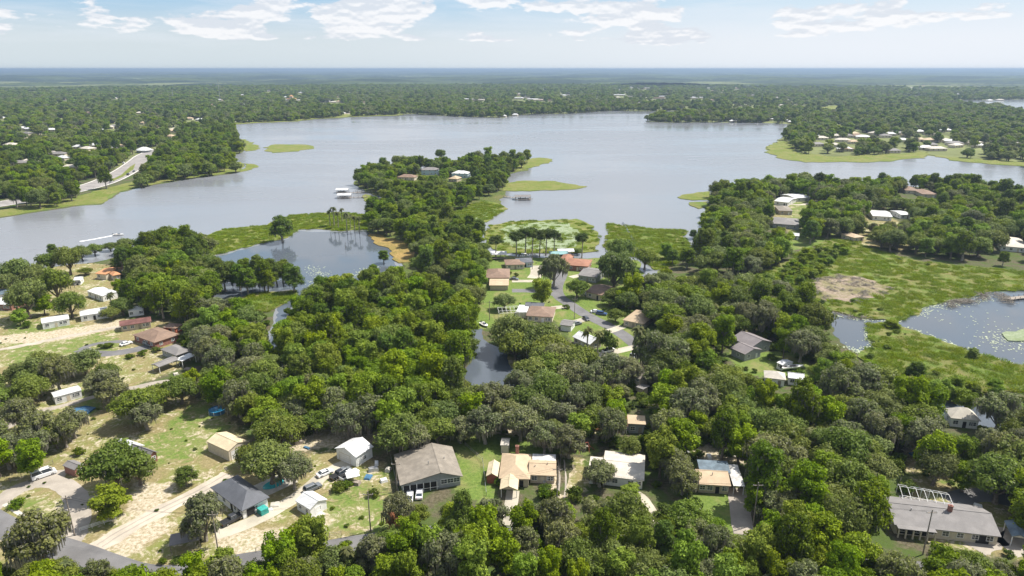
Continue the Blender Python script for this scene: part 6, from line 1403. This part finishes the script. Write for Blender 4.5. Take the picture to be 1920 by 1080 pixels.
bad |= inpoly(px, py, [(-60,366),(44,360),(52,384),(-60,396)]); bad |= inpoly(px, py, [(250,266),(294,268),(294,292),(274,312),(262,328),(240,347),(200,364),(150,374),(122,362),(150,343),(190,330),(222,310),(238,288)])
X_, Y_ = X_[~bad], Y_[~bad]; n = len(X_); s_ = g.uniform(.75, 1.45, n); big = np.where(np.hypot(X_, Y_) > 2200, 1.35, 1.0)
print('far trees', n)
scatter('far_woods', np.stack([X_, Y_, np.zeros(n)], 1), g.uniform(0, 6.28, n), np.stack([s_*big, s_*big, s_*g.uniform(.75, 1.0, n)], 1), g.integers(0, 8, n), fc, 'wide mass of forest beyond the lake up to the plain')
# canopy of the plain, out to the horizon
na_, nr_ = 620, 330; aa = np.linspace(-.95, .95, na_); rr = 4300*(45000/4300)**np.linspace(0, 1, nr_); A, Rr = np.meshgrid(aa, rr); XX, YY = Rr*np.sin(A), Rr*np.cos(A)
zz = 8+g.uniform(-3.5, 3.5, A.shape)*np.clip(Rr/6000, .8, 2.0)+5*np.sin(XX*.0008+np.sin(YY*.0005))*np.clip(Rr/12000, .3, 1)
zz += 16*np.sin(XX*.0023+2.1*np.sin(YY*.0009))*np.sin(YY*.0017+1.6*np.sin(XX*.0011))+10*np.sin(XX*.0061+YY*.0037)*np.sin(YY*.0049)
zz += 60*np.exp(-((A-.33)/.30)**2)*np.clip((Rr-16000)/14000, 0, 1)+22*np.clip((Rr-14000)/16000, 0, 1)*(.5+.5*np.sin(A*9+1))
me = bpy.data.meshes.new('forest_plain'); n = A.size; me.vertices.add(n); me.vertices.foreach_set('co', np.stack([XX, YY, zz], -1).astype(np.float32).ravel())
i = np.arange(nr_-1)[:, None]*na_+np.arange(na_-1)[None, :]; q = np.stack([i, i+1, i+na_+1, i+na_], -1).reshape(-1, 4)
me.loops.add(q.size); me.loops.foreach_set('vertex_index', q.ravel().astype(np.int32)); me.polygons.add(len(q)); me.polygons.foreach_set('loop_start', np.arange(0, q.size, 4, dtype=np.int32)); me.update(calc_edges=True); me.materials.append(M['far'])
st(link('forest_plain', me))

# ------------------------------------------------------------------ the air
hm = bpy.data.materials.new('haze_air'); hm.use_nodes = True; t = hm.node_tree; t.nodes.remove(t.nodes['Principled BSDF'])
pv = t.nodes.new('ShaderNodeVolumePrincipled'); pv.inputs['Color'].default_value = (.36, .48, .64, 1); pv.inputs['Density'].default_value = 1e-4; pv.inputs['Anisotropy'].default_value = .2
t.links.new(pv.outputs[0], t.nodes['Material Output'].inputs['Volume'])
o = MB().box(-62000, 62000, -62000, 62000, -1.6, 114).build('haze', hm); o['kind'] = 'stuff'; o['label'] = 'thin bluish air over the whole landscape'
